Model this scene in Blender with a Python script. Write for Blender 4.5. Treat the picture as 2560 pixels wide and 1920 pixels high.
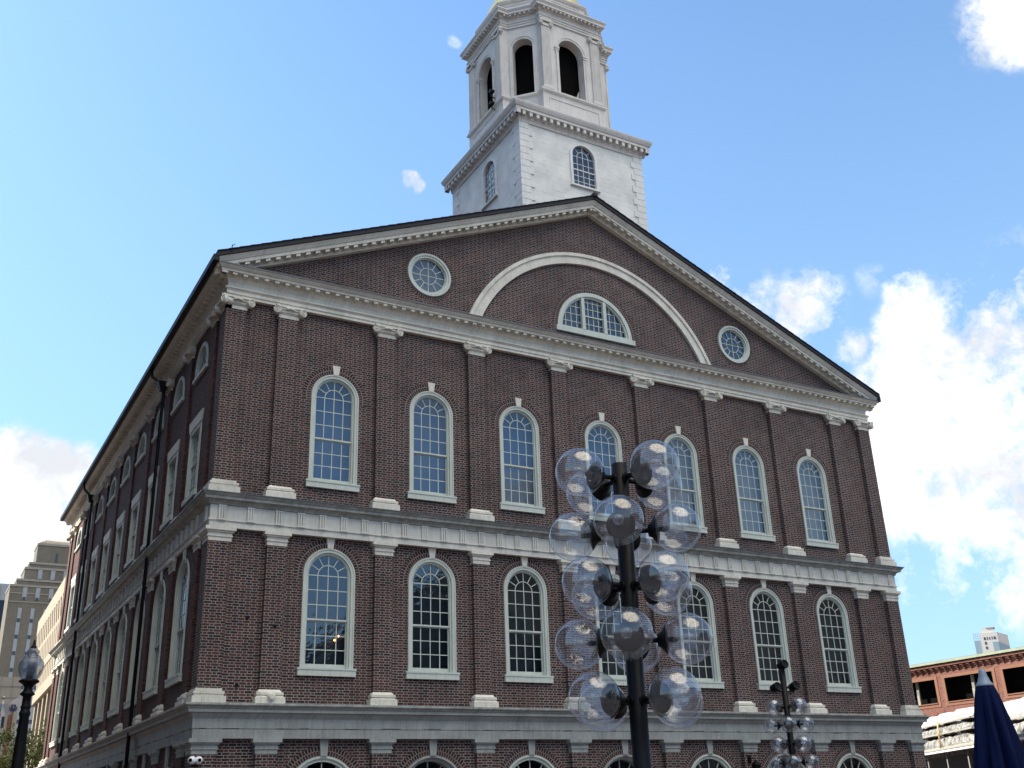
import bpy, bmesh, math, random
from mathutils import Vector, Matrix
from mathutils.geometry import tessellate_polygon
random.seed(7)
R = math.radians
PI = math.pi
for o in list(bpy.data.objects):
    bpy.data.objects.remove(o)
SC = bpy.context.scene
COL = SC.collection

# ------------------------------------------------------------------ camera
cam = bpy.data.cameras.new('camera')
camo = bpy.data.objects.new('camera', cam)
COL.objects.link(camo)
SC.camera = camo
fw = Vector((0.4629856, 0.80024816, 0.38111313))
rt = Vector((0.87194663, -0.48844351, -0.0336454))
up = Vector((-0.15922757, -0.34788765, 0.923916))
m = Matrix((rt, up, -fw)).transposed().to_4x4()
m.translation = Vector((-6.1486, -26.2061, 2.1314))
camo.matrix_world = m
cam.sensor_width = 36.0
cam.lens = 2613.8 / 2560 * 36
cam.clip_start = 0.1
cam.clip_end = 5000

# ------------------------------------------------------------------ light
SUN_AZ = 50.0      # degrees from +Y towards -X
SUN_EL = 42.0
sd = Vector((-math.sin(R(SUN_AZ)) * math.cos(R(SUN_EL)), math.cos(R(SUN_AZ)) * math.cos(R(SUN_EL)), math.sin(R(SUN_EL))))
sl = bpy.data.lights.new('sun', 'SUN')
sl.energy = 5.0
sl.angle = R(0.5)
sl.color = (1.0, 0.93, 0.82)
so = bpy.data.objects.new('sun', sl)
so.rotation_euler = sd.to_track_quat('Z', 'Y').to_euler()
COL.objects.link(so)

SKY_STRENGTH = 0.094
EXPOSURE = 1.55
SC.view_settings.view_transform = 'Standard'
SC.view_settings.look = 'None'
SC.view_settings.exposure = EXPOSURE
SC.view_settings.gamma = 1.0
SC.view_settings.use_curve_mapping = False

W = bpy.data.worlds.new('World')
SC.world = W
W.use_nodes = True


class NT:
    """tiny node-tree helper"""
    def __init__(s, nt):
        s.nt = nt

    def n(s, typ, **kw):
        nd = s.nt.nodes.new(typ)
        for k, v in kw.items():
            setattr(nd, k, v)
        return nd

    def set(s, sock, v):
        if isinstance(v, bpy.types.NodeSocket):
            s.nt.links.new(v, sock)
        elif v is not None:
            sock.default_value = v

    def m(s, op, a, b=None, c=None, clamp=False):
        nd = s.n('ShaderNodeMath', operation=op)
        nd.use_clamp = clamp
        s.set(nd.inputs[0], a)
        s.set(nd.inputs[1], b)
        s.set(nd.inputs[2], c)
        return nd.outputs[0]

    def vm(s, op, a, b=None):
        nd = s.n('ShaderNodeVectorMath', operation=op)
        s.set(nd.inputs[0], a)
        if b is not None:
            s.set(nd.inputs[1], b)
        return nd.outputs['Value'] if op in ('DOT_PRODUCT', 'LENGTH') else nd.outputs[0]

    def mix(s, f, a, b, typ='MIX'):
        nd = s.n('ShaderNodeMix', data_type='RGBA', blend_type=typ)
        s.set(nd.inputs[0], f)
        s.set(nd.inputs[6], a)
        s.set(nd.inputs[7], b)
        return nd.outputs[2]

    def noise(s, vec, scale, detail=4, rough=.55, out=0):
        nd = s.n('ShaderNodeTexNoise')
        s.set(nd.inputs['Vector'], vec)
        nd.inputs['Scale'].default_value = scale
        nd.inputs['Detail'].default_value = detail
        nd.inputs['Roughness'].default_value = rough
        return nd.outputs[out]

    def ramp(s, f, stops, interp='LINEAR'):
        nd = s.n('ShaderNodeValToRGB')
        cr = nd.color_ramp
        cr.interpolation = interp
        while len(cr.elements) < len(stops):
            cr.elements.new(.5)
        for e, (p, c) in zip(cr.elements, stops):
            e.position = p
            e.color = tuple(c) + (1,) if len(c) == 3 else c
        s.set(nd.inputs[0], f)
        return nd.outputs[0]

    def rng(s, v, a, b, c=0.0, d=1.0, smooth=False):
        nd = s.n('ShaderNodeMapRange')
        if smooth:
            nd.interpolation_type = 'SMOOTHSTEP'
        s.set(nd.inputs[0], v)
        for i, q in zip((1, 2, 3, 4), (a, b, c, d)):
            s.set(nd.inputs[i], q)
        return nd.outputs[0]

    def comb(s, x, y, z):
        nd = s.n('ShaderNodeCombineXYZ')
        for i, q in enumerate((x, y, z)):
            s.set(nd.inputs[i], q)
        return nd.outputs[0]

    def sep(s, v):
        nd = s.n('ShaderNodeSeparateXYZ')
        s.set(nd.inputs[0], v)
        return nd.outputs


def raydir(px, py):
    """sky direction of a cloud, only used to seed the clouds in the world's direction space"""
    d = fw + rt * ((px - 1280) / 2613.8) - up * ((py - 960) / 2613.8)
    return d.normalized()


def build_world():
    t = NT(W.node_tree)
    bg = W.node_tree.nodes['Background']
    sky = t.n('ShaderNodeTexSky', sky_type='NISHITA')
    sky.sun_disc = False
    sky.sun_elevation = R(SUN_EL)
    sky.sun_rotation = R(-SUN_AZ)
    sky.altitude = 0
    sky.air_density = 1.0
    sky.dust_density = 0.6
    sky.ozone_density = 2.0
    tc = t.n('ShaderNodeTexCoord').outputs['Generated']
    warp = t.vm('ADD', tc, t.vm('MULTIPLY', t.vm('SUBTRACT', t.noise(tc, 22.0, 5, .6, 1), (.5, .5, .5)), (.022, .022, .022)))
    warp = t.vm('NORMALIZE', warp)
    nz = t.m('ADD', t.m('ADD', t.m('MULTIPLY', t.noise(warp, 9.0, 6, .6), .45), t.m('MULTIPLY', t.noise(warp, 30.0, 6, .62), .35)), t.m('MULTIPLY', t.noise(warp, 110.0, 6, .68), .24))
    blobs = [(2268, 745, 1.2, .62), (2290, 830, 1.9, .80), (2330, 920, 2.6, .88), (2240, 1000, 2.3, .74), (2420, 1020, 3.6, .92), (2560, 860, 2.6, .66), (2600, 960, 3.6, .85), (2520, 790, 1.3, .42),
             (2300, 1130, 3.8, .92), (2480, 1160, 4.4, .98), (2260, 1230, 2.5, .78), (2420, 1260, 3.0, .84), (2640, 1250, 4.6, .9), (2540, 1440, 2.3, .66), (2420, 1440, 1.9, .50), (2300, 1450, 1.8, .38), (2700, 1100, 8, 1.0),
             (2020, 755, 1.7, .46), (1985, 800, 1.1, .40), (1890, 745, 1.3, .38), (1800, 685, .8, .48), (2045, 725, 1.2, .44), (2125, 870, 1.0, .42), (1850, 790, 1.0, .34), (2180, 700, .9, .22),
             (2560, 30, 2.2, .80), (2470, 80, 1.5, .42), (2440, 30, 1.0, .34), (1030, 455, .42, .56), (1044, 466, .34, .5), (1022, 446, .3, .42), (1130, 113, .35, .30),
             (120, 1205, 1.9, .95), (30, 1200, 2.4, .98), (90, 1290, 2.2, .9), (-120, 1260, 3.6, 1.0), (190, 1165, 1.2, .62), (40, 1385, 1.8, .55)]
    den = None
    for px, py, r, a in blobs:
        d = t.vm('DOT_PRODUCT', warp, tuple(raydir(px, py)))
        v = t.rng(d, math.cos(R(r * 1.5)), math.cos(R(r * .1)), 0, a, True)
        den = v if den is None else t.m('MAXIMUM', den, v)
    # unseen cloud added high behind the camera as fill light, fainter cloud lower down
    d = t.vm('DOT_PRODUCT', tc, (0.06, -0.43, 0.90))
    back = t.rng(d, .80, .94, 0, 1, True)
    den = t.m('MAXIMUM', den, t.m('MULTIPLY', back, .9))
    low = t.rng(t.vm('DOT_PRODUCT', tc, (0.45, -0.88, 0.15)), .55, .95, 0, .30, True)
    den = t.m('MAXIMUM', den, low)
    f = t.m('ADD', den, t.m('MULTIPLY', t.m('SUBTRACT', nz, .5), 4.8))
    mask = t.rng(f, .30, 1.02, 0, 1, False)
    mask = t.m('MULTIPLY', mask, t.rng(den, .02, .5, 0, 1, True))
    shade = t.noise(t.vm('ADD', warp, (0.0, 0.0, -0.03)), 10.0, 7, .6)
    cc = t.ramp(shade, [(.36, (3.1, 3.2, 3.4)), (.48, (4.2, 4.25, 4.35)), (.62, (5.2, 5.2, 5.2))])
    cc = t.mix(back, cc, (20.0, 18.4, 15.8, 1))          # the added patch is made far brighter to lift the shaded facade
    base = t.mix(1.0, sky.outputs[0], (0.86, 1.04, 1.12, 1), 'MULTIPLY')
    hz = t.rng(t.sep(tc)[2], 0.0, .75, 1.0, 0.0)
    base = t.mix(t.m('MULTIPLY', hz, .75), base, (1.62, 2.5, 3.6, 1))
    col = t.mix(mask, base, cc)
    t.set(bg.inputs[0], col)
    bg.inputs[1].default_value = SKY_STRENGTH


build_world()

# ------------------------------------------------------------------ materials
MATS = {}


def new_mat(name):
    mt = bpy.data.materials.new(name)
    mt.use_nodes = True
    nt = mt.node_tree
    nt.nodes.clear()
    t = NT(nt)
    out = t.n('ShaderNodeOutputMaterial')
    MATS[name] = mt
    return mt, t, out


def principled(t, out, col, rough=.6, metal=0.0, spec=.5, bump=None, bdist=.01, bstr=.5):
    p = t.n('ShaderNodeBsdfPrincipled')
    t.set(p.inputs['Base Color'], col if isinstance(col, bpy.types.NodeSocket) else tuple(col) + (1,))
    t.set(p.inputs['Roughness'], rough)
    p.inputs['Metallic'].default_value = metal
    p.inputs['Specular IOR Level'].default_value = spec
    if bump is not None:
        b = t.n('ShaderNodeBump')
        b.inputs['Distance'].default_value = bdist
        b.inputs['Strength'].default_value = bstr
        t.set(b.inputs['Height'], bump)
        t.set(p.inputs['Normal'], b.outputs[0])
    t.set(out.inputs[0], p.outputs[0])
    return p


def plain(name, col, rough=.6, metal=0.0, spec=.5, var=.18, scale=3.0, bstr=.15):
    mt, t, out = new_mat(name)
    tc = t.n('ShaderNodeTexCoord').outputs['Object']
    n = t.noise(tc, scale, 6, .6)
    n2 = t.noise(tc, scale * 11, 4, .6)
    nn = t.m('ADD', t.m('MULTIPLY', n, .6), t.m('MULTIPLY', n2, .4))
    a = tuple(c * (1 - var) for c in col) + (1,)
    b = tuple(min(1, c * (1 + var)) for c in col) + (1,)
    c = t.mix(t.rng(nn, .3, .7), a, b)
    principled(t, out, c, rough, metal, spec, n2, .01, bstr)
    return mt


def brick(name, red=(.070, .026, .017), dark=(.021, .012, .011), mortar=(.255, .22, .212), uv=False, L=.30, C=.068, J=.0165, soldier=False, stain=1.0):
    mt, t, out = new_mat(name)
    tcn = t.n('ShaderNodeTexCoord')
    if uv:
        s = t.sep(tcn.outputs['UV'])
        h, z = s[0], s[1]
    else:
        s = t.sep(tcn.outputs['Object'])
        h, z = t.m('ADD', s[0], s[1]), s[2]
    obj = tcn.outputs['Object']
    wob = t.m('MULTIPLY', t.m('SUBTRACT', t.noise(obj, 9, 3), .5), .010)
    zz = t.m('DIVIDE', t.m('ADD', z, wob), C)
    row = t.m('FLOOR', zz)
    fz = t.m('FRACT', zz)
    if soldier:
        # each course is a stack of headers, alternate courses shifted
        u = t.m('ADD', t.m('DIVIDE', h, L), t.m('MULTIPLY', t.m('MODULO', row, 2), .5))
        iu = t.m('FLOOR', u)
        fu = t.m('FRACT', u)
        ish = 0.0
        dv = t.m('MINIMUM', fu, t.m('SUBTRACT', 1, fu))
    else:
        u = t.m('ADD', t.m('DIVIDE', t.m('ADD', h, t.m('MULTIPLY', wob, .6)), L), t.m('MULTIPLY', t.m('MODULO', row, 2), .5))
        iu = t.m('FLOOR', u)
        fu = t.m('FRACT', u)
        ish = t.m('GREATER_THAN', fu, .66)
        dv = t.m('MINIMUM', t.m('MINIMUM', fu, t.m('SUBTRACT', 1, fu)), t.m('ABSOLUTE', t.m('SUBTRACT', fu, .66)))
    edge = t.m('MULTIPLY', t.m('SUBTRACT', t.noise(obj, 34, 3, .7), .5), .35)
    jz = t.rng(fz, t.m('ADD', J / C * .8, t.m('MULTIPLY', edge, .3)), t.m('ADD', J / C * 1.25, t.m('MULTIPLY', edge, .3)), 1, 0)
    jv = t.rng(dv, J / L * .42, J / L * .68, 1, 0)
    mor = t.m('MAXIMUM', jz, jv)
    wn = t.n('ShaderNodeTexWhiteNoise', noise_dimensions='3D')
    t.set(wn.inputs['Vector'], t.comb(row, iu, ish))
    r = wn.outputs['Value']
    mid = tuple((a * .55 + b * .45) for a, b in zip(red, dark))
    bc = t.ramp(r, [(0, dark), (.28, mid), (.42, tuple(c * .8 for c in red)), (.62, mid), (.8, red), (.93, tuple(c * .55 for c in dark)), (1, tuple(c * 1.35 for c in red))], 'CONSTANT')
    big = t.noise(obj, .42, 7, .68)
    fine = t.noise(obj, 60, 3, .7)
    bc = t.mix(1, bc, t.ramp(t.m('ADD', t.m('MULTIPLY', big, .6), t.m('MULTIPLY', fine, .4)), [(.28, (.60, .58, .60)), (.72, (1.42, 1.34, 1.28))]), 'MULTIPLY')
    mc = t.mix(1, tuple(mortar) + (1,), t.ramp(t.m('ADD', t.m('MULTIPLY', t.noise(obj, 2.3, 6, .75), .6), t.m('MULTIPLY', big, .4)), [(.34, (.55, .54, .55)), (.5, (.92, .92, .92)), (.64, (1.25, 1.25, 1.22))]), 'MULTIPLY')
    col = t.mix(mor, bc, mc)
    hgt = t.m('ADD', t.m('SUBTRACT', 1, mor), t.m('MULTIPLY', fine, .3))
    principled(t, out, col, .82, 0, .3, hgt, .006, .6)
    return mt


brick('brick_shell')
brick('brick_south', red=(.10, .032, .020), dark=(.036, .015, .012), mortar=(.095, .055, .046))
brick('brick_voussoir', uv=True, L=.077, C=.125, J=.016, soldier=True, mortar=(.255, .22, .212))
brick('brick_warm', red=(.165, .066, .048), dark=(.12, .048, .037), mortar=(.16, .10, .075), J=.012)


def paint(name, col, dirt=.35, scale=1.0, crack=False):
    mt, t, out = new_mat(name)
    tc = t.n('ShaderNodeTexCoord').outputs['Object']
    s = t.sep(tc)
    st = t.noise(t.comb(t.m('MULTIPLY', t.m('ADD', s[0], s[1]), 5.5), 0.0, t.m('MULTIPLY', s[2], .8)), 1.6, 6, .65)
    n = t.noise(tc, 1.4 * scale, 6, .62)
    f = t.noise(tc, 28, 4, .7)
    v = t.m('ADD', t.m('ADD', t.m('MULTIPLY', st, .35), t.m('MULTIPLY', n, .4)), t.m('MULTIPLY', f, .25))
    c = t.mix(t.rng(v, .38, .56), tuple(q * (1 - dirt * 1.35) for q in col) + (1,), tuple(col) + (1,))
    spot = t.rng(t.noise(tc, 9.0, 5, .75), .64, .73)
    c = t.mix(t.m('MULTIPLY', spot, .45), c, tuple(q * .5 for q in col) + (1,))
    jl = t.m('FRACT', t.m('DIVIDE', t.m('ADD', t.m('ADD', s[0], s[1]), t.m('MULTIPLY', t.noise(tc, 1.1, 2), .02)), 1.43))
    jt = t.m('MULTIPLY', t.rng(jl, .004, .011, 1, 0), t.rng(t.noise(tc, .8, 2), .42, .52))
    c = t.mix(t.m('MULTIPLY', jt, .6), c, tuple(q * .25 for q in col) + (1,))
    peel = t.rng(t.noise(t.comb(t.m('MULTIPLY', t.m('ADD', s[0], s[1]), 3.0), 2.0, t.m('MULTIPLY', s[2], 9.0)), 1.3, 7, .75), .63, .68)
    c = t.mix(t.m('MULTIPLY', peel, .38), c, tuple(q * .45 for q in col) + (1,))
    h = f
    if crack:
        cn = t.noise(t.comb(t.m('MULTIPLY', t.m('ADD', s[0], s[1]), .9), 0.0, t.m('MULTIPLY', s[2], 9)), 1.0, 6, .6)
        band = t.rng(t.m('ABSOLUTE', t.m('SUBTRACT', s[2], t.m('ADD', 4.27, t.m('MULTIPLY', t.m('SUBTRACT', t.noise(tc, .9, 2), .5), .09)))), .007, .02, 1, 0)
        gate = t.rng(t.noise(t.comb(t.m('MULTIPLY', t.m('ADD', s[0], s[1]), 1.7), 3.0, 0.0), 1.0, 3, .6), .5, .56)
        k = t.m('MULTIPLY', band, gate)
        c = t.mix(t.m('MULTIPLY', k, .85), c, (.05, .05, .05, 1))
        h = t.m('SUBTRACT', t.m('ADD', f, cn), t.m('MULTIPLY', k, 2))
    principled(t, out, c, .62, 0, .35, h, .008, .35)
    return mt


paint('trim_paint', (.67, .64, .55), .24)
paint('frieze_paint', (.63, .615, .55), .2)
paint('weathered_stone', (.32, .335, .315), .3, 1.3, True)
paint('old_cornice', (.36, .37, .34), .4, 2.0)
paint('frame_paint', (.52, .56, .50), .14)
paint('tower_paint', (.72, .71, .67), .13, 1.0)
paint('belfry_paint', (.63, .60, .55), .16, 1.0)


def boards():
    mt, t, out = new_mat('tower_boards')
    tc = t.n('ShaderNodeTexCoord').outputs['Object']
    s = t.sep(tc)
    z = t.m('DIVIDE', s[2], .19)
    fz = t.m('FRACT', z)
    row = t.m('FLOOR', z)
    ln = t.rng(fz, .02, .07, 1, 0)
    brk = t.rng(t.noise(t.comb(t.m('MULTIPLY', t.m('ADD', s[0], s[1]), 1.3), t.m('MULTIPLY', row, 3.3), 0.0), 1.2, 4, .6), .42, .6)
    ln = t.m('MULTIPLY', ln, brk)
    n = t.noise(tc, 1.5, 6, .65)
    c = t.mix(t.rng(n, .35, .62), (.58, .58, .54, 1), (.76, .745, .69, 1))
    chip = t.rng(t.noise(t.comb(t.m('MULTIPLY', t.m('ADD', s[0], s[1]), 2.2), 1.0, t.m('MULTIPLY', s[2], 6)), 2.0, 6, .75), .67, .74)
    c = t.mix(t.m('MULTIPLY', chip, .5), c, (.35, .33, .30, 1))
    c = t.mix(t.m('MULTIPLY', ln, .5), c, (.30, .30, .30, 1))
    principled(t, out, c, .6, 0, .35, t.m('SUBTRACT', n, ln), .01, .5)


boards()
plain('lead', (.10, .11, .12), .45, .3, .5)
plain('slate', (.018, .017, .021), .6, 0, .25, .3, 6)
plain('gutter_metal', (.006, .006, .009), .5, 0, .2)
plain('dark_room', (.012, .013, .014), .9, 0, .1)
plain('black_metal', (.0035, .0035, .004), .5, 0, .16)
plain('bronze_dark', (.006, .0055, .005), .5, 0, .2)
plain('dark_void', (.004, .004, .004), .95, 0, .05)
plain('volute_shadow', (.30, .29, .26), .7)
plain('blind_cream', (.26, .235, .20), .8, 0, .2, .1)
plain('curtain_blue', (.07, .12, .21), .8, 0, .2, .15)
plain('dark_backing', (.03, .035, .045), .8, 0, .2, .3)  # darkness of unlit rooms put into the colour of backing sheets
plain('concrete_warm', (.30, .262, .20), .85, 0, .2, .08, .6)
plain('concrete_grey', (.34, .30, .24), .85, 0, .2, .12, .3)
plain('limestone', (.135, .126, .105), .85, 0, .2, .3, .16)
plain('limestone_pale', (.24, .23, .20), .85, 0, .2, .15, .3)
plain('tower_glass', (.012, .022, .045), .3, 0, .3, .2)
plain('pale_blue_glass', (.18, .25, .29), .3, 0, .6, .15)
plain('white_panel', (.42, .41, .385), .6, 0, .4, .05)
plain('strip_grey', (.24, .27, .30), .5, 0, .4, .15, 2)
plain('copper_green', (.20, .23, .16), .6, .1, .4, .2)
plain('terracotta', (.17, .085, .055), .8, 0, .2, .15)
plain('wood_yellow', (.38, .27, .11), .6, 0, .3, .1)
plain('steel_white', (.62, .62, .62), .5, .1, .5, .1)
plain('camera_white', (.72, .73, .75), .35, 0, .5, .04)
plain('navy_cloth', (.003, .007, .034), .85, 0, .08, .25, 5, .3)
plain('grey_plastic', (.17, .21, .26), .45, 0, .5, .06)
plain('dark_granite', (.05, .048, .043), .8, 0, .3, .3, .6)
plain('granite', (.16, .155, .145), .8, 0, .3, .2, .6)
plain('bark', (.05, .037, .026), .9, 0, .2, .3, 8, .6)
plain('flag_white', (.74, .73, .76), .8, 0, .2, .04)
plain('flag_blue', (.16, .42, .72), .8, 0, .2, .05)
plain('emblem_blue', (.05, .07, .22), .8)
plain('emblem_gold', (.55, .38, .08), .7)
plain('office_glass', (.03, .035, .045), .12, 0, .6, .2)
plain('office_stone', (.30, .22, .18), .8, 0, .3, .12, .3)


def gold():
    mt, t, out = new_mat('gold_leaf')
    tc = t.n('ShaderNodeTexCoord').outputs['Object']
    n = t.noise(tc, 4, 5, .6)
    principled(t, out, t.mix(n, (.75, .55, .16, 1), (.95, .78, .34, 1)), .38, .75, .5, n, .01, .2)


gold()


def leaf_mat(name, a, b):
    mt, t, out = new_mat(name)
    tc = t.n('ShaderNodeTexCoord').outputs['Object']
    n = t.noise(tc, 1.3, 4, .6)
    n2 = t.noise(tc, 17, 2, .5)
    c = t.mix(t.rng(t.m('ADD', t.m('MULTIPLY', n, .5), t.m('MULTIPLY', n2, .5)), .35, .65), tuple(a) + (1,), tuple(b) + (1,))
    p = t.n('ShaderNodeBsdfPrincipled')
    t.set(p.inputs['Base Color'], c)
    p.inputs['Roughness'].default_value = .85
    p.inputs['Specular IOR Level'].default_value = .12
    tr = t.n('ShaderNodeBsdfTranslucent')
    t.set(tr.inputs[0], c)
    mx = t.n('ShaderNodeMixShader')
    mx.inputs[0].default_value = .3
    t.set(mx.inputs[1], p.outputs[0])
    t.set(mx.inputs[2], tr.outputs[0])
    t.set(out.inputs[0], mx.outputs[0])


leaf_mat('leaf', (.018, .027, .008), (.06, .068, .02))
leaf_mat('leaf_dark', (.012, .022, .008), (.035, .05, .018))


def two_sided_ior(t, ior):
    bf = t.n('ShaderNodeNewGeometry').outputs['Backfacing']
    return t.m('ADD', ior, t.m('MULTIPLY', bf, 1.0 / ior - ior))


def window_glass(name, ior=2.1, tint=(.75, .82, .88), wob=.5):
    mt, t, out = new_mat(name)
    tc = t.n('ShaderNodeTexCoord').outputs['Object']
    n = t.noise(tc, 2.6, 3, .5)
    b = t.n('ShaderNodeBump')
    b.inputs['Strength'].default_value = wob
    b.inputs['Distance'].default_value = .012
    t.set(b.inputs['Height'], n)
    fr = t.n('ShaderNodeFresnel')
    t.set(fr.inputs[0], two_sided_ior(t, ior))
    t.set(fr.inputs['Normal'], b.outputs[0])
    g = t.n('ShaderNodeBsdfGlossy')
    g.inputs['Roughness'].default_value = .015
    g.inputs['Color'].default_value = (.78, .90, 1, 1)
    t.set(g.inputs['Normal'], b.outputs[0])
    tr = t.n('ShaderNodeBsdfTransparent')
    tr.inputs[0].default_value = tuple(tint) + (1,)
    mx = t.n('ShaderNodeMixShader')
    t.set(mx.inputs[0], fr.outputs[0])
    t.set(mx.inputs[1], tr.outputs[0])
    t.set(mx.inputs[2], g.outputs[0])
    t.set(out.inputs[0], mx.outputs[0])


window_glass('window_glass', 1.95)


def globe_mat(name, milky, ior, col=(.8, .85, .9), rough=.01):
    mt, t, out = new_mat(name)
    tc = t.n('ShaderNodeTexCoord').outputs['Object']
    n = t.noise(tc, 7, 5, .6)
    fr = t.n('ShaderNodeFresnel')
    t.set(fr.inputs[0], two_sided_ior(t, ior))
    g = t.n('ShaderNodeBsdfGlossy')
    g.inputs['Roughness'].default_value = rough
    tr = t.n('ShaderNodeBsdfTransparent')
    tr.inputs[0].default_value = (.88, .895, .915, 1)
    df = t.n('ShaderNodeBsdfDiffuse')
    df.inputs[0].default_value = tuple(col) + (1,)
    tl = t.n('ShaderNodeBsdfTranslucent')
    tl.inputs[0].default_value = tuple(col) + (1,)
    dm = t.n('ShaderNodeMixShader')
    dm.inputs[0].default_value = .5
    t.set(dm.inputs[1], df.outputs[0])
    t.set(dm.inputs[2], tl.outputs[0])
    m1 = t.n('ShaderNodeMixShader')
    t.set(m1.inputs[0], t.rng(n, .3, .7, milky * .5, milky * 1.5))
    t.set(m1.inputs[1], tr.outputs[0])
    t.set(m1.inputs[2], dm.outputs[0])
    m2 = t.n('ShaderNodeMixShader')
    t.set(m2.inputs[0], t.m('MULTIPLY', fr.outputs[0], 1.0, clamp=True))
    t.set(m2.inputs[1], m1.outputs[0])
    t.set(m2.inputs[2], g.outputs[0])
    t.set(out.inputs[0], m2.outputs[0])


globe_mat('clear_globe', .05, 2.0)
globe_mat('bulb_glass', .10, 1.5)
globe_mat('frosted_globe', .45, 1.5, (.20, .25, .33), .28)


def plastic_sheet():
    mt, t, out = new_mat('plastic_sheet')
    tc = t.n('ShaderNodeTexCoord').outputs['Object']
    n = t.noise(tc, 2.4, 6, .65)
    n2 = t.noise(tc, .8, 4, .6)
    c = t.mix(t.rng(n2, .4, .6), (.30, .29, .27, 1), (.58, .58, .58, 1))
    principled(t, out, c, .3, 0, .6, n, .12, .9)
    mt, t, out = new_mat('plastic_grey')
    tc = t.n('ShaderNodeTexCoord').outputs['Object']
    n = t.noise(tc, 3.4, 6, .7)
    c = t.mix(t.rng(n, .40, .60), (.07, .065, .055, 1), (.30, .29, .26, 1))
    principled(t, out, c, .35, 0, .6, n, .1, .9)


plastic_sheet()


def emit(name, col, s):
    mt, t, out = new_mat(name)
    e = t.n('ShaderNodeEmission')
    e.inputs[0].default_value = tuple(col) + (1,)
    e.inputs[1].default_value = s
    t.set(out.inputs[0], e.outputs[0])


emit('lamp_glow', (1, .40, .10), 3.0)


def pavers():
    mt, t, out = new_mat('paving')
    tc = t.n('ShaderNodeTexCoord').outputs['Object']
    b = t.n('ShaderNodeTexBrick')
    t.set(b.inputs['Vector'], tc)
    b.inputs['Color1'].default_value = (.12, .06, .045, 1)
    b.inputs['Color2'].default_value = (.16, .10, .075, 1)
    b.inputs['Mortar'].default_value = (.18, .17, .15, 1)
    b.inputs['Scale'].default_value = 4
    n = t.noise(tc, .4, 6, .6)
    c = t.mix(t.rng(n, .3, .7, .0, .5), b.outputs[0], (.17, .16, .15, 1))
    principled(t, out, c, .8, 0, .3)


pavers()

# ------------------------------------------------------------------ mesh + object helpers


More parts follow.
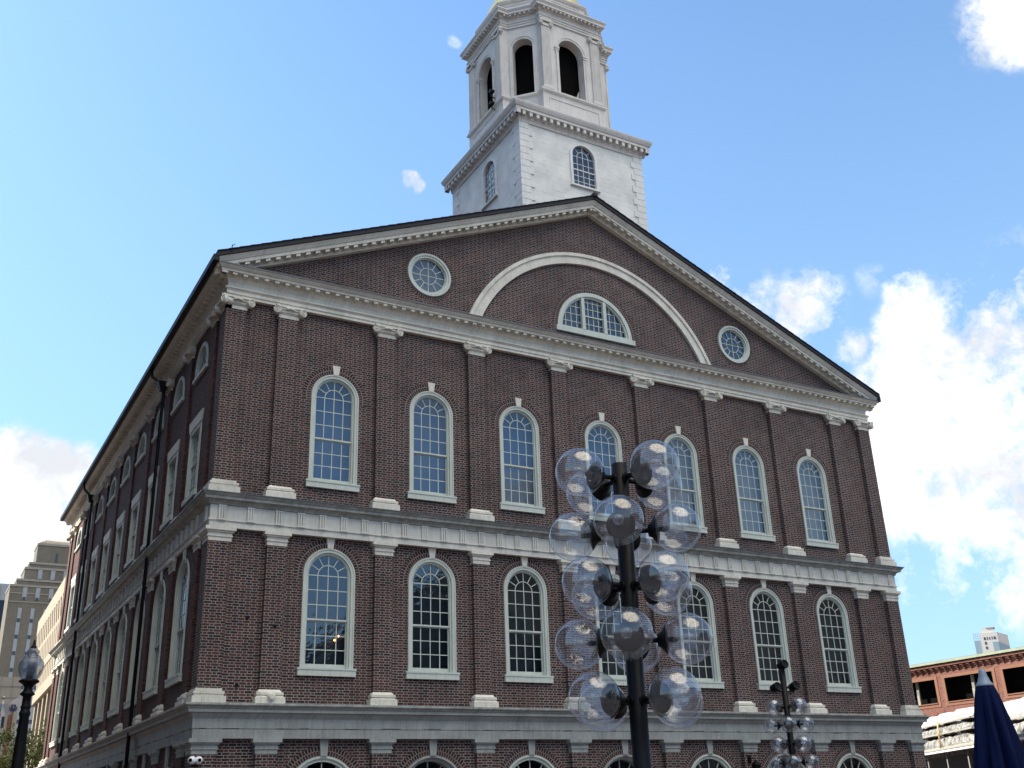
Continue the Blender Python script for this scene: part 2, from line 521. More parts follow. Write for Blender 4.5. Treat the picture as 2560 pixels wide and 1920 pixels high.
class MB:
    def __init__(s):
        s.v, s.f, s.u, s.sm = [], [], {}, set()

    def add(s, vs, fs, uvs=None, smooth=False):
        o = len(s.v)
        s.v += [tuple(p) for p in vs]
        for k, f in enumerate(fs):
            if smooth:
                s.sm.add(len(s.f))
            if uvs:
                s.u[len(s.f)] = [uvs[i] for i in f]
            s.f.append(tuple(i + o for i in f))
        return s

    def box(s, x0, x1, y0, y1, z0, z1):
        vs = [(x, y, z) for x in (x0, x1) for y in (y0, y1) for z in (z0, z1)]
        return s.add(vs, [(0, 1, 3, 2), (4, 6, 7, 5), (0, 4, 5, 1), (2, 3, 7, 6), (0, 2, 6, 4), (1, 5, 7, 3)])

    def hexa(s, b, tp):
        """b, tp: 4 bottom and 4 top points"""
        return s.add(list(b) + list(tp), [(3, 2, 1, 0), (4, 5, 6, 7), (0, 1, 5, 4), (1, 2, 6, 5), (2, 3, 7, 6), (3, 0, 4, 7)])

    def poly(s, pts, y0, y1):
        """extrude an (x,z) outline between y0 and y1"""
        n = len(pts)
        tr = tessellate_polygon([[Vector((p[0], p[1], 0)) for p in pts]])
        vs = [(p[0], y0, p[1]) for p in pts] + [(p[0], y1, p[1]) for p in pts]
        fs = [tuple(a) for a in tr] + [tuple(i + n for i in reversed(a)) for a in tr]
        fs += [(i, i + n, (i + 1) % n + n, (i + 1) % n) for i in range(n)]
        return s.add(vs, fs)

    def ring(s, outer, inner, y0, y1, closed=False, uv=None):
        """strip between two equally long (x,z) outlines, extruded y0..y1"""
        n = len(outer)
        vs = []
        for (a, b), y in [((outer, inner), y0), ((outer, inner), y1)]:
            vs += [(p[0], y, p[1]) for p in a] + [(p[0], y, p[1]) for p in b]
        fs = []
        rng_ = range(n if closed else n - 1)
        for i in rng_:
            j = (i + 1) % n
            fs += [(i, j, j + n, i + n), (i + 2 * n, i + 3 * n, j + 3 * n, j + 2 * n), (i, i + 2 * n, j + 2 * n, j), (i + n, j + n, j + 3 * n, i + 3 * n)]
        if not closed:
            fs += [(0, n, 3 * n, 2 * n), (n - 1, 3 * n - 1, 4 * n - 1, 2 * n - 1)]
        uvs = None
        if uv:
            uvs = [(u, uv[1]) for u in uv[0]] + [(u, 0) for u in uv[0]]
            uvs = uvs + uvs
        return s.add(vs, fs, uvs)

    def sweep(s, poly, prof, closed=True):
        """profile [(offset, z)] swept round a counter-clockwise plan polygon"""
        n = len(poly)
        rows = []
        for o_, z in prof:
            row = []
            for i in range(n):
                p = Vector(poly[i])
                a = Vector(poly[i - 1]) if (closed or i > 0) else None
                b = Vector(poly[(i + 1) % n]) if (closed or i < n - 1) else None
                ns = []
                if a is not None:
                    d = (p - a).normalized()
                    ns.append(Vector((d.y, -d.x)))
                if b is not None:
                    d = (b - p).normalized()
                    ns.append(Vector((d.y, -d.x)))
                if len(ns) == 2:
                    mv = ns[0] + ns[1]
                    mv = mv * (2 / mv.length_squared) if mv.length_squared > 1e-6 else ns[0]
                    mv = mv * .5 * 1.0
                    q = p + mv * o_ if False else p + (ns[0] + ns[1]) * (o_ / (1 + ns[0].dot(ns[1])))
                else:
                    q = p + ns[0] * o_
                row.append((q.x, q.y, z))
            rows.append(row)
        vs = [v for r_ in rows for v in r_]
        fs = []
        for k in range(len(prof) - 1):
            for i in range(n if closed else n - 1):
                j = (i + 1) % n
                fs.append((k * n + i, k * n + j, (k + 1) * n + j, (k + 1) * n + i))
        return s.add(vs, fs)

    def blocks(s, poly, o0, o1, z0, z1, w, sp, skip=(), ends=.3):
        """little blocks along every edge of a plan polygon"""
        n = len(poly)
        for i in range(n):
            if i in skip:
                continue
            a, b = Vector(poly[i]), Vector(poly[(i + 1) % n])
            L_ = (b - a).length
            if L_ < sp:
                continue
            d = (b - a).normalized()
            nn = Vector((d.y, -d.x))
            m_ = int(L_ / sp)
            st = (L_ - (m_) * sp) / 2
            for k in range(-1, m_ + 2):
                c = a + d * (st + k * sp)
                if (k == -1 or k == m_ + 1) and ends < .1:
                    continue
                t0 = st + k * sp
                if t0 < -ends - .05 or t0 > L_ + ends + .05:
                    continue
                q = [c - d * w / 2 + nn * o0, c + d * w / 2 + nn * o0, c + d * w / 2 + nn * o1, c - d * w / 2 + nn * o1]
                s.hexa([(p.x, p.y, z0) for p in q], [(p.x, p.y, z1) for p in q])
        return s

    def lathe(s, prof, seg=24, c=(0, 0, 0), ax='z', smooth=True):
        vs = []
        for r_, z in prof:
            for i in range(seg):
                a = 2 * PI * i / seg
                x, y = r_ * math.cos(a), r_ * math.sin(a)
                if ax == 'z':
                    p = (x, y, z)
                elif ax == 'y':
                    p = (x, z, y)
                else:
                    p = (z, x, y)
                vs.append((p[0] + c[0], p[1] + c[1], p[2] + c[2]))
        fs = []
        for k in range(len(prof) - 1):
            for i in range(seg):
                j = (i + 1) % seg
                fs.append((k * seg + i, k * seg + j, (k + 1) * seg + j, (k + 1) * seg + i))
        fs.append(tuple(range(seg)))
        fs.append(tuple(range((len(prof) - 1) * seg, len(prof) * seg)))
        return s.add(vs, fs, smooth=smooth)

    def tube(s, pts, rad, seg=8):
        pts = [Vector(p) for p in pts]
        rads = rad if isinstance(rad, (list, tuple)) else [rad] * len(pts)
        vs = []
        for i, p in enumerate(pts):
            d = (pts[min(i + 1, len(pts) - 1)] - pts[max(i - 1, 0)]).normalized()
            a = d.orthogonal().normalized()
            b = d.cross(a)
            for k in range(seg):
                t_ = 2 * PI * k / seg
                vs.append(p + (a * math.cos(t_) + b * math.sin(t_)) * rads[i])
        fs = []
        for i in range(len(pts) - 1):
            for k in range(seg):
                j = (k + 1) % seg
                fs.append((i * seg + k, i * seg + j, (i + 1) * seg + j, (i + 1) * seg + k))
        fs.append(tuple(range(seg)))
        fs.append(tuple(range((len(pts) - 1) * seg, len(pts) * seg)))
        return s.add(vs, fs, smooth=True)

    def sphere(s, c, r_, seg=24, rings=14, sx=1, sy=1, sz=1):
        prof = [(math.sin(PI * k / rings) * r_, -math.cos(PI * k / rings) * r_) for k in range(rings + 1)]
        vs, fs = [], []
        for a, z in prof:
            for i in range(seg):
                t_ = 2 * PI * i / seg
                vs.append((c[0] + a * math.cos(t_) * sx, c[1] + a * math.sin(t_) * sy, c[2] + z * sz))
        for k in range(rings):
            for i in range(seg):
                j = (i + 1) % seg
                fs.append((k * seg + i, k * seg + j, (k + 1) * seg + j, (k + 1) * seg + i))
        return s.add(vs, fs, smooth=True)

    def xf(s, M, start=0):
        for i in range(start, len(s.v)):
            s.v[i] = tuple(M @ Vector(s.v[i]))
        return s

    def mesh(s, name, mat):
        me = bpy.data.meshes.new(name)
        me.from_pydata(s.v, [], s.f)
        if s.u:
            ul = me.uv_layers.new(name='UVMap')
            for pi, p in enumerate(me.polygons):
                for li, l in enumerate(p.loop_indices):
                    ul.data[l].uv = s.u.get(pi, [(0, 0)] * len(p.vertices))[li]
        me.validate()
        bm = bmesh.new()
        bm.from_mesh(me)
        bmesh.ops.remove_doubles(bm, verts=bm.verts, dist=1e-5) if not s.u else None
        bmesh.ops.recalc_face_normals(bm, faces=bm.faces)
        bm.to_mesh(me)
        bm.free()
        if s.sm and len(s.sm) == len(s.f):
            for p in me.polygons:
                p.use_smooth = len(p.vertices) <= 4
        elif s.sm:
            for p in me.polygons:
                if p.index in s.sm and len(p.vertices) <= 4:
                    p.use_smooth = True
        me.materials.append(MATS[mat])
        return me

    def build(s, name, mat, parent=None, loc=None):
        o_ = bpy.data.objects.new(name, s.mesh(name, mat))
        COL.objects.link(o_)
        if parent is not None:
            adopt(o_, parent)
        return o_


def adopt(o_, parent):
    o_.parent = parent
    if parent.parent is None and parent.type == 'EMPTY' and not parent.get('rotated'):
        # parts are modelled in world coordinates, the Empty stands at the thing's base
        o_.matrix_parent_inverse = Matrix.Translation(-Vector(parent.location))


def tag(o_, label=None, cat=None, group=None, kind=None):
    if label:
        o_['label'] = label
    if cat:
        o_['category'] = cat
    if group:
        o_['group'] = group
    if kind:
        o_['kind'] = kind
    return o_


def empty(name, loc, label, cat, group=None):
    o_ = bpy.data.objects.new(name, None)
    o_.empty_display_size = .3
    o_.location = loc
    COL.objects.link(o_)
    return tag(o_, label, cat, group)


def local_empty(name, loc, rz, label, cat, group=None):
    """children are modelled in the Empty's own frame"""
    o_ = empty(name, loc, label, cat, group)
    o_.rotation_euler = (0, 0, rz)
    o_['rotated'] = 1
    return o_


def children(o_):
    return [c for c in bpy.data.objects if c.parent is o_]


def copy_tree(o_, parent=None, kids=None):
    c = o_.copy()
    COL.objects.link(c)
    if parent is not None:
        c.parent = parent
    for ch in children(o_):
        copy_tree(ch, c)
    return c


def arc(r_, cx, cz, a0, a1, n):
    return [(cx + r_ * math.cos(R(a0 + (a1 - a0) * i / n)), cz + r_ * math.sin(R(a0 + (a1 - a0) * i / n))) for i in range(n + 1)]


def arch_outline(hw, z0, zs, n=20):
    """closed arched outline, from bottom right over the arch to bottom left"""
    return [(hw, z0)] + arc(hw, 0, zs, 0, 180, n) + [(-hw, z0)]


# ------------------------------------------------------------------ the ground
GZ = 0.45
g = MB().box(-2500, 2500, -2500, 2500, GZ - .5, GZ).build('ground', 'paving')
tag(g, kind='structure')

# ------------------------------------------------------------------ the brick hall
XE = 24.83
YE = 28.69
WY = .15
XC = XE / 2
PX = [.288] + [1.781 + 3.0 * i for i in range(4)] + [1.781 + 9.0 + 3.27 + 3.0 * i for i in range(4)] + [XE - .288]
WX = [(PX[i + 1] + PX[i + 2]) / 2 for i in range(7)]
PYS = [1.25 + 2.87 * k for k in range(10)]
WYS = [(PYS[k] + PYS[k + 1]) / 2 for k in range(9)]
hall = empty('brick_hall', (XC, YE / 2, GZ), 'large red brick hall with white trim, arched windows and a white belfry above its gable', 'building')

Z_UB, Z_UC = 10.10, 15.71      # upper storey base bottom, architrave bottom
Z_MB, Z_MC = 4.86, 9.168
Z_GC = 4.05
rake0 = 16.42                  # underside of rake at x=-.6
SLOPE = (22.06 - 16.70) / (XC + .28)


def rk(x, base=0.0):
    """height of the pediment line at x"""
    return 16.70 + base + SLOPE * ((x + .28) if x < XC else (XE + .28 - x))


def wall(name, outline, holes, mat, y):
    """flat wall in the x,z plane with real openings"""
    loops = [outline] + holes
    flat = [p for l in loops for p in l]
    tr = tessellate_polygon([[Vector((p[0], p[1], 0)) for p in l] for l in loops])
    mb = MB()
    mb.add([(p[0], y, p[1]) for p in flat], [tuple(a) for a in tr])
    return mb


def shift(pts, dx, dz):
    return [(p[0] + dx, p[1] + dz) for p in pts]


UP = dict(H=3.393, hw=.705, meet=1.456)
MD = dict(H=3.317, hw=.722, meet=1.438)
UZ, MZ = 10.544, 5.577
GWZ = 2.72                     # spring of the ground-floor arches
GHW = .93
LUZ = 17.10

front_holes = []
for x in WX:
    front_holes.append(shift(arch_outline(UP['hw'] - .02, .1, UP['H'] - UP['hw']), x, UZ))
    front_holes.append(shift(arch_outline(MD['hw'] - .02, .1, MD['H'] - MD['hw']), x, MZ))
    front_holes.append(shift(arch_outline(GHW - .02, .9, GWZ), x, 0))
front_holes.append([(XC + 1.46, LUZ - .1)] + arc(1.48, XC, LUZ, 0, 180, 28) + [(XC - 1.46, LUZ - .1)])
for x in (6.24, XE - 6.24):
    front_holes.append(arc(.72, x, 17.885, 0, 345, 23))
outl = [(WY, GZ), (XE - WY, GZ), (XE - WY, rk(XE - WY, -.1)), (XC, rk(XC, -.1)), (WY, rk(WY, -.1))]
fwm = wall('front', outl, front_holes, 'brick_shell', WY)
side_holes = []
SW = dict(H=2.35, hw=.66)      # square-headed windows of the south side
for y in WYS:
    side_holes.append(shift(arch_outline(MD['hw'] - .02, .1, MD['H'] - MD['hw']), -y, MZ))
    side_holes.append([(-y + .64, UZ + .1), (-y + .64, 12.7), (-y - .64, 12.7), (-y - .64, UZ + .1)])
    side_holes.append(shift(arch_outline(.70, .05, .31), -y, 14.35))
    side_holes.append(shift(arch_outline(GHW - .12, .9, GWZ), -y, 0))
outl = [(-YE + WY, GZ), (-WY, GZ), (-WY, 16.3), (-YE + WY, 16.3)]
swm = wall('side', outl, side_holes, 'brick_shell', .06)
WS = .06      # the south pilasters stand only a little proud
M_SIDE = Matrix(((0, 1, 0, 0), (-1, 0, 0, 0), (0, 0, 1, 0), (0, 0, 0, 1)))
swm.xf(M_SIDE)
fwm.add([(XE - WY, WY, GZ), (XE - WY, YE - WY, GZ), (XE - WY, YE - WY, 16.3), (XE - WY, WY, 16.3)], [(0, 1, 2, 3)])
fwm.add([(WY, YE - WY, GZ), (XE - WY, YE - WY, GZ), (XE - WY, YE - WY, 16.3), (XC, YE - WY, 21.7), (WY, YE - WY, 16.3)], [(0, 1, 2, 3, 4)])
fwm.build('wall', 'brick_shell', hall)
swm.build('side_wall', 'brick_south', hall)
# dark timber floors inside, so nothing shows through
fl = MB()
for z in (5.0, 10.0, 16.1):
    fl.box(.3, XE - .3, .9, YE - .3, z - .1, z)
fl.build('floor', 'dark_room', hall)

RECT = [(0, 0), (XE, 0), (XE, YE), (0, YE)]
# low weathered belt
e = MB().sweep(RECT, [(-.14, 4.05), (.02, 4.05), (.02, 4.26), (.035, 4.28), (.035, 4.50), (.08, 4.57), (.10, 4.62), (.19, 4.64), (.19, 4.71), (.22, 4.73), (.24, 4.76)])
e.build('lower_entablature', 'weathered_stone', hall)
MB().sweep(RECT, [(.23, 4.762), (.265, 4.775), (.285, 4.80), (.285, 4.845), (-.14, 4.885)]).build('lower_cornice', 'old_cornice', hall)
# middle belt with triglyphs
e = MB().sweep(RECT, [(-.14, 9.168), (.015, 9.168), (.015, 9.33), (.045, 9.335), (.045, 9.37), (.01, 9.375), (.01, 9.74)])
e.build('middle_frieze', 'frieze_paint', hall)
e = MB()


def triglyph(cx, y, sideways=False):
    q = MB()
    for k in (-1, 0, 1):
        q.box(cx + k * .066 - .021, cx + k * .066 + .021, y - .055, y, 9.385, 9.70)
    q.box(cx - .095, cx + .095, y - .022, y, 9.385, 9.70)
    q.box(cx - .105, cx + .105, y - .06, y, 9.702, 9.738)
    q.box(cx - .105, cx + .105, y - .062, y, 9.345, 9.383)
    for k in range(6):
        q.box(cx - .092 + k * .034, cx - .078 + k * .034, y - .028, y, 9.305, 9.333)
    if sideways:
        q.xf(M_SIDE)
    e.add(q.v, q.f)


tx = [PX[0], (PX[0] + PX[1]) / 2]
for i in range(1, 8):
    for k in range(5):
        tx.append(PX[i] + (PX[i + 1] - PX[i]) * k / 5)
tx += [PX[8], (PX[8] + PX[9]) / 2, PX[9]]
for x in tx:
    triglyph(x, -.01)
for k in range(9):
    for j in range(5):
        triglyph(-(PYS[k] + 2.87 * j / 5), -.01, True)
triglyph(-PYS[9], -.01, True)
triglyph(-.3, -.01, True)
triglyph(-28.4, -.01, True)
e.build('triglyphs', 'frieze_paint', hall)
MB().sweep(RECT, [(.01, 9.742), (.05, 9.755), (.06, 9.80), (.10, 9.85), (.20, 9.865), (.20, 9.93), (.23, 9.95), (.27, 10.0)]).build('middle_cornice', 'old_cornice', hall)
MB().sweep(RECT, [(.266, 10.002), (.295, 10.005), (.295, 10.03), (-.14, 10.10)]).build('lead_flashing', 'lead', hall)
# upper entablature
MB().sweep(RECT, [(-.14, 15.71), (0, 15.71), (0, 15.80), (.025, 15.805), (.025, 15.90), (.05, 15.93), (.08, 15.96), (.08, 15.985), (.02, 15.99), (-.01, 16.03), (0, 16.15), (.04, 16.24), (.07, 16.28), (.08, 16.285)]).build('upper_entablature', 'trim_paint', hall)
c = MB().sweep(RECT, [(.08, 16.287), (.09, 16.355), (.27, 16.36), (.27, 16.42), (.30, 16.43), (.35, 16.48), (.375, 16.51)])
c.blocks(RECT, .085, .25, 16.285, 16.353, .12, .30)
c.build('upper_cornice', 'trim_paint', hall)
MB().sweep(RECT, [(.373, 16.512), (.395, 16.515), (.395, 16.545), (-.14, 16.66)]).build('cornice_flashing', 'lead', hall)

# raking cornice: a profile slid along the two slopes
rk_m, rk_b = MB(), MB()


def rake(prof, mb, x_out=.62):
    for sgn in (1, -1):
        rows = []
        for o_, dz in prof:
            xa = -.40 if sgn == 1 else XE + .40
            rows.append([(xa, -o_, rk(-.28) - .12 * SLOPE + dz), (XC, -o_, rk(XC) + dz)])
        vs = [p for r_ in rows for p in r_]
        fs = [(2 * k, 2 * k + 1, 2 * k + 3, 2 * k + 2) for k in range(len(prof) - 1)] + [tuple(2 * k for k in range(len(prof)))]
        mb.add(vs, fs)


rake([(-.14, -.37), (.03, -.37), (.05, -.31), (.07, -.27), (.09, -.235), (.27, -.23), (.27, -.13), (.30, -.115), (.36, -.02), (.38, .02), (-.14, .02)], rk_m)
n_mod = 44
for sgn in (1, -1):
    for k in range(n_mod):
        x = -.15 + (XC + .1) * k / (n_mod - 1)
        xx = x if sgn == 1 else XE - x
        h = rk(xx)
        ds = SLOPE * .065 * sgn
        q4 = [(xx - .065, -.07, -ds), (xx + .065, -.07, ds), (xx + .065, -.25, ds), (xx - .065, -.25, -ds)]
        rk_m.hexa([(a, b, h - .312 + c_) for a, b, c_ in q4], [(a, b, h - .233 + c_) for a, b, c_ in q4])
rk_m.build('raking_cornice', 'trim_paint', hall)

# roof
rf = MB()
for sgn in (1, -1):
    X = lambda x: x if sgn == 1 else XE - x
    for (xa, ya, yb, d0, d1) in ((-.48, -.43, YE + .4, .03, .16),):
        b0 = [(X(xa), ya, rk(xa) + d0), (X(XC), ya, rk(XC) + d0), (X(XC), yb, rk(XC) + d0), (X(xa), yb, rk(xa) + d0)]
        t0 = [(p[0], p[1], p[2] + d1 - d0) for p in b0]
        rf.hexa(b0, t0)
# overlapping slate courses along the verge
for sgn in (1, -1):
    X = lambda x: x if sgn == 1 else XE - x
    for k in range(44):
        x0 = -.46 + k * .297
        x1 = min(x0 + .30, XC)
        if x0 > XC - .05:
            continue
        b0 = [(X(x0), -.46, rk(x0) + .177), (X(x1), -.46, rk(x1) + .163), (X(x1), 1.6, rk(x1) + .163), (X(x0), 1.6, rk(x0) + .177)]
        rf.hexa(b0, [(p[0], p[1], p[2] + .022) for p in b0])
rf.box(XC - .08, XC + .08, -.50, 1.2, rk(XC) + .12, rk(XC) + .25)
roof = rf.build('roof', 'slate', hall)
for x0, x1 in ((-.55, -.385), (XE + .385, XE + .50)):
    MB().box(x0, x1, -.42, YE + .5, 16.52, 16.70).build('gutter', 'gutter_metal', hall)
gt = MB().tube([(-.1, -.55, 16.80), (-.1, -.55, 17.02)], .012)
gt.tube([(-.1, -.55, 16.98), (-.02, -.55, 17.06)], .010)
gt.build('roof_spike', 'gutter_metal', hall)
# downspouts with hopper heads on the south side
for y in (7.05, 21.25):
    d = MB()
    d.tube([(-.46, y + 1.0, 16.52), (-.42, y + .85, 16.2), (-.24, y + .12, 15.72), (-.17, y, 15.5), (-.17, y, GZ)], .055, 10)
    d.hexa([(-.30, y - .1, 15.42), (-.12, y - .1, 15.42), (-.12, y + .1, 15.42), (-.30, y + .1, 15.42)], [(-.40, y - .19, 15.72), (-.04, y - .19, 15.72), (-.04, y + .19, 15.72), (-.40, y + .19, 15.72)])
    d.build('downspout', 'gutter_metal', hall)

# --- pilasters


def doric_cap(mb, hx, hy, w, z0, z1):
    """hx,hy: centre; w half shaft; drawn as stepped bands round the front of a shaft at y=0"""
    hgt = z1 - z0
    for (a, b, p) in ((0, .30, .012), (.30, .40, .035), (.40, .62, .02), (.62, .74, .06), (.74, 1.0, .10)):
        mb.box(hx - w - p, hx + w + p, -p, WY, z0 + hgt * a, z0 + hgt * b)


def ionic_cap(mb, hx, w, z0, z1):
    hgt = z1 - z0
    mb.box(hx - w - .008, hx + w + .008, -.008, WY, z0, z0 + hgt * .36)
    mb.box(hx - w - .03, hx + w + .03, -.03, WY, z0 + hgt * .36, z0 + hgt * .44)
    mb.box(hx - w - .02, hx + w + .02, -.055, WY, z0 + hgt * .44, z0 + hgt * .66)
    for s_ in (-1, 1):
        cx, cz = hx + s_ * (w + .045), z0 + hgt * .56
        st = len(mb.v)
        mb.lathe([(.0, -.155), (.028, -.155), (.03, -.13), (.045, -.13), (.05, -.15), (.067, -.15), (.072, -.125), (.085, -.125), (.09, -.15), (.112, -.148), (.118, -.12), (.112, .0), (.11, .12)], 18, (0, 0, 0), 'y')
        mb.xf(Matrix.Translation((cx, 0, cz)) @ Matrix.Rotation(R(18) * s_, 4, 'Z'), st)
    # cushion, acanthus sprig and concave abacus
    mb.box(hx - w - .06, hx + w + .06, -.095, WY, z0 + hgt * .66, z0 + hgt * .80)
    for k in range(5):
        a = (k - 2) * .045
        mb.sphere((hx + a, -.12, z0 + hgt * (.72 + .03 * (2 - abs(k - 2)))), .034, 8, 5)
    n = 8
    top = []
    for k in range(n + 1):
        u = k / n * 2 - 1
        top.append((hx + u * (w + .13), -.17 + .06 * (1 - u * u)))
    b = [(p[0], p[1]) for p in top] + [(hx + w + .13, WY), (hx - w - .13, WY)]
    nb = len(b)
    mb.add([(p[0], p[1], z0 + hgt * .82) for p in b] + [(p[0], p[1], z1 - .002) for p in b],
           [tuple(range(nb)), tuple(range(nb, 2 * nb))] + [(i, (i + 1) % nb, (i + 1) % nb + nb, i + nb) for i in range(nb)])


def base_m(mb, hx, w, z0, z1):
    hgt = z1 - z0
    mb.box(hx - w - .12, hx + w + .12, -.12, WY, z0, z0 + hgt * .48)
    mb.hexa([(hx - w - .10, -.10, z0 + hgt * .48), (hx + w + .10, -.10, z0 + hgt * .48), (hx + w + .10, WY, z0 + hgt * .48), (hx - w - .10, WY, z0 + hgt * .48)],
            [(hx - w - .05, -.05, z0 + hgt * .62), (hx + w + .05, -.05, z0 + hgt * .62), (hx + w + .05, WY, z0 + hgt * .62), (hx - w - .05, WY, z0 + hgt * .62)])
    mb.box(hx - w - .085, hx + w + .085, -.085, WY, z0 + hgt * .62, z0 + hgt * .80)
    mb.hexa([(hx - w - .05, -.05, z0 + hgt * .80), (hx + w + .05, -.05, z0 + hgt * .80), (hx + w + .05, WY, z0 + hgt * .80), (hx - w - .05, WY, z0 + hgt * .80)],
            [(hx - w - .005, -.005, z1), (hx + w + .005, -.005, z1), (hx + w + .005, WY, z1), (hx - w - .005, WY, z1)])


STOREYS = [('ground', GZ, 3.70, None, 4.048, .262), ('mid', Z_MB + .34, 8.81, (Z_MB - .02, Z_MB + .34), 9.166, .257), ('up', Z_UB + .32, 15.36, (Z_UB - .03, Z_UB + .32), 15.708, .288)]
CORNER_LR = {'ground': 1, 'mid': 1, 'up': 1}


def pilaster(hx, side, st):
    name, zb, zc, base, zt, w = st
    s_ = MB().box(hx - w, hx + w, 0, WY, zb - .02, zc + .02)
    cp = MB()
    (ionic_cap if name == 'up' else doric_cap)(cp, *((hx, w, zc, zt) if name == 'up' else (hx, 0, w, zc, zt)))
    bs = None
    if base:
        bs = MB()
        base_m(bs, hx, w, *base)
    for q in (s_, cp, bs):
        if q and side:
            q.xf(M_SIDE)
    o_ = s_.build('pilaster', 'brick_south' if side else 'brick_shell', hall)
    c_ = cp.build('capital', 'trim_paint' if name != 'ground' else 'weathered_stone', o_)
    if bs:
        bs.build('base', 'trim_paint', o_)


def corner_pilaster(xs, ys, st):
    """square corner pier showing two faces; xs, ys = +1 / -1 for the side it stands on"""
    name, zb, zc, base, zt, w = st
    d = 2 * w
    ox = 0 if xs < 0 else XE
    oy = 0 if ys < 0 else YE
    ax = (lambda t_: t_ if xs < 0 else XE - t_)
    ay = (lambda t_: t_ if ys < 0 else YE - t_)

    def bx(mb, p, z0, z1):
        x0, x1 = sorted((ax(-p), ax(.576 + p)))
        y0, y1 = sorted((ay(-p), ay(.576 + p)))
        mb.box(x0, x1, y0, y1, z0, z1)
    s_ = MB()
    bx(s_, -.0005, zb - .02, zc + .02)
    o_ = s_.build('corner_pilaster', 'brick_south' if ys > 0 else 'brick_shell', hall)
    cp = MB()
    hgt = zt - zc
    if name == 'up':
        ionic_cap(cp, ax(.288), w, zc, zt)
        if ys > 0:
            cp.xf(Matrix(((1, 0, 0, 0), (0, -1, 0, YE), (0, 0, 1, 0), (0, 0, 0, 1))))
        if xs < 0:
            q = MB()
            ionic_cap(q, -ay(.288), w, zc, zt)
            q.xf(M_SIDE)
            cp.add(q.v, q.f)
        bx(cp, .006, zc, zc + hgt * .36)
        bx(cp, .02, zc + hgt * .36, zc + hgt * .8)
        bx(cp, .10, zc + hgt * .82, zt - .003)
    else:
        for (a, b, p) in ((0, .30, .012), (.30, .40, .035), (.40, .62, .02), (.62, .74, .06), (.74, 1.0, .10)):
            bx(cp, p, zc + hgt * a, zc + hgt * b)
    cp.build('capital', 'trim_paint' if name != 'ground' else 'weathered_stone', o_)
    if base:
        bs = MB()
        z0, z1 = base
        h_ = z1 - z0
        bx(bs, .12, z0, z0 + h_ * .48)
        bx(bs, .07, z0 + h_ * .48, z0 + h_ * .62)
        bx(bs, .085, z0 + h_ * .62, z0 + h_ * .80)
        bx(bs, .03, z0 + h_ * .80, z1)
        bs.build('base', 'trim_paint', o_)


for st in STOREYS:
    for x in PX[1:-1]:
        pilaster(x, False, st)
    for y in PYS:
        pilaster(-y, True, st)
    corner_pilaster(-1, -1, st)
    corner_pilaster(1, -1, st)
    corner_pilaster(-1, 1, st)

# --- windows


def munt(mb, x0, x1, z0, z1, y, w=.011, d=.02):
    if abs(x1 - x0) < 1e-6:
        mb.box(x0 - w, x0 + w, y, y + d, z0, z1)
    elif abs(z1 - z0) < 1e-6:
        mb.box(x0, x1, y + .001, y + d - .001, z0 - w, z0 + w)
    else:
        dx, dz = x1 - x0, z1 - z0
        l = math.hypot(dx, dz)
        nx, nz = -dz / l * w, dx / l * w
        mb.poly([(x0 + nx, z0 + nz), (x1 + nx, z1 + nz), (x1 - nx, z1 - nz), (x0 - nx, z0 - nz)], y + .002, y + d - .002)


def place(o_, x, y, z, side):
    """window group: a child of the hall placed with its own location / rotation"""
    o_.parent = hall
    o_.matrix_parent_inverse = Matrix.Translation(-Vector(hall.location))
    if side:
        o_.location = (WS, y, z)
        o_.rotation_euler = (0, 0, -PI / 2)
    else:
        o_.location = (x, y, z)


def sub(mb, name, mat, par):
    o_ = bpy.data.objects.new(name, mb.mesh(name, mat))
    COL.objects.link(o_)
    o_.parent = par
    return o_


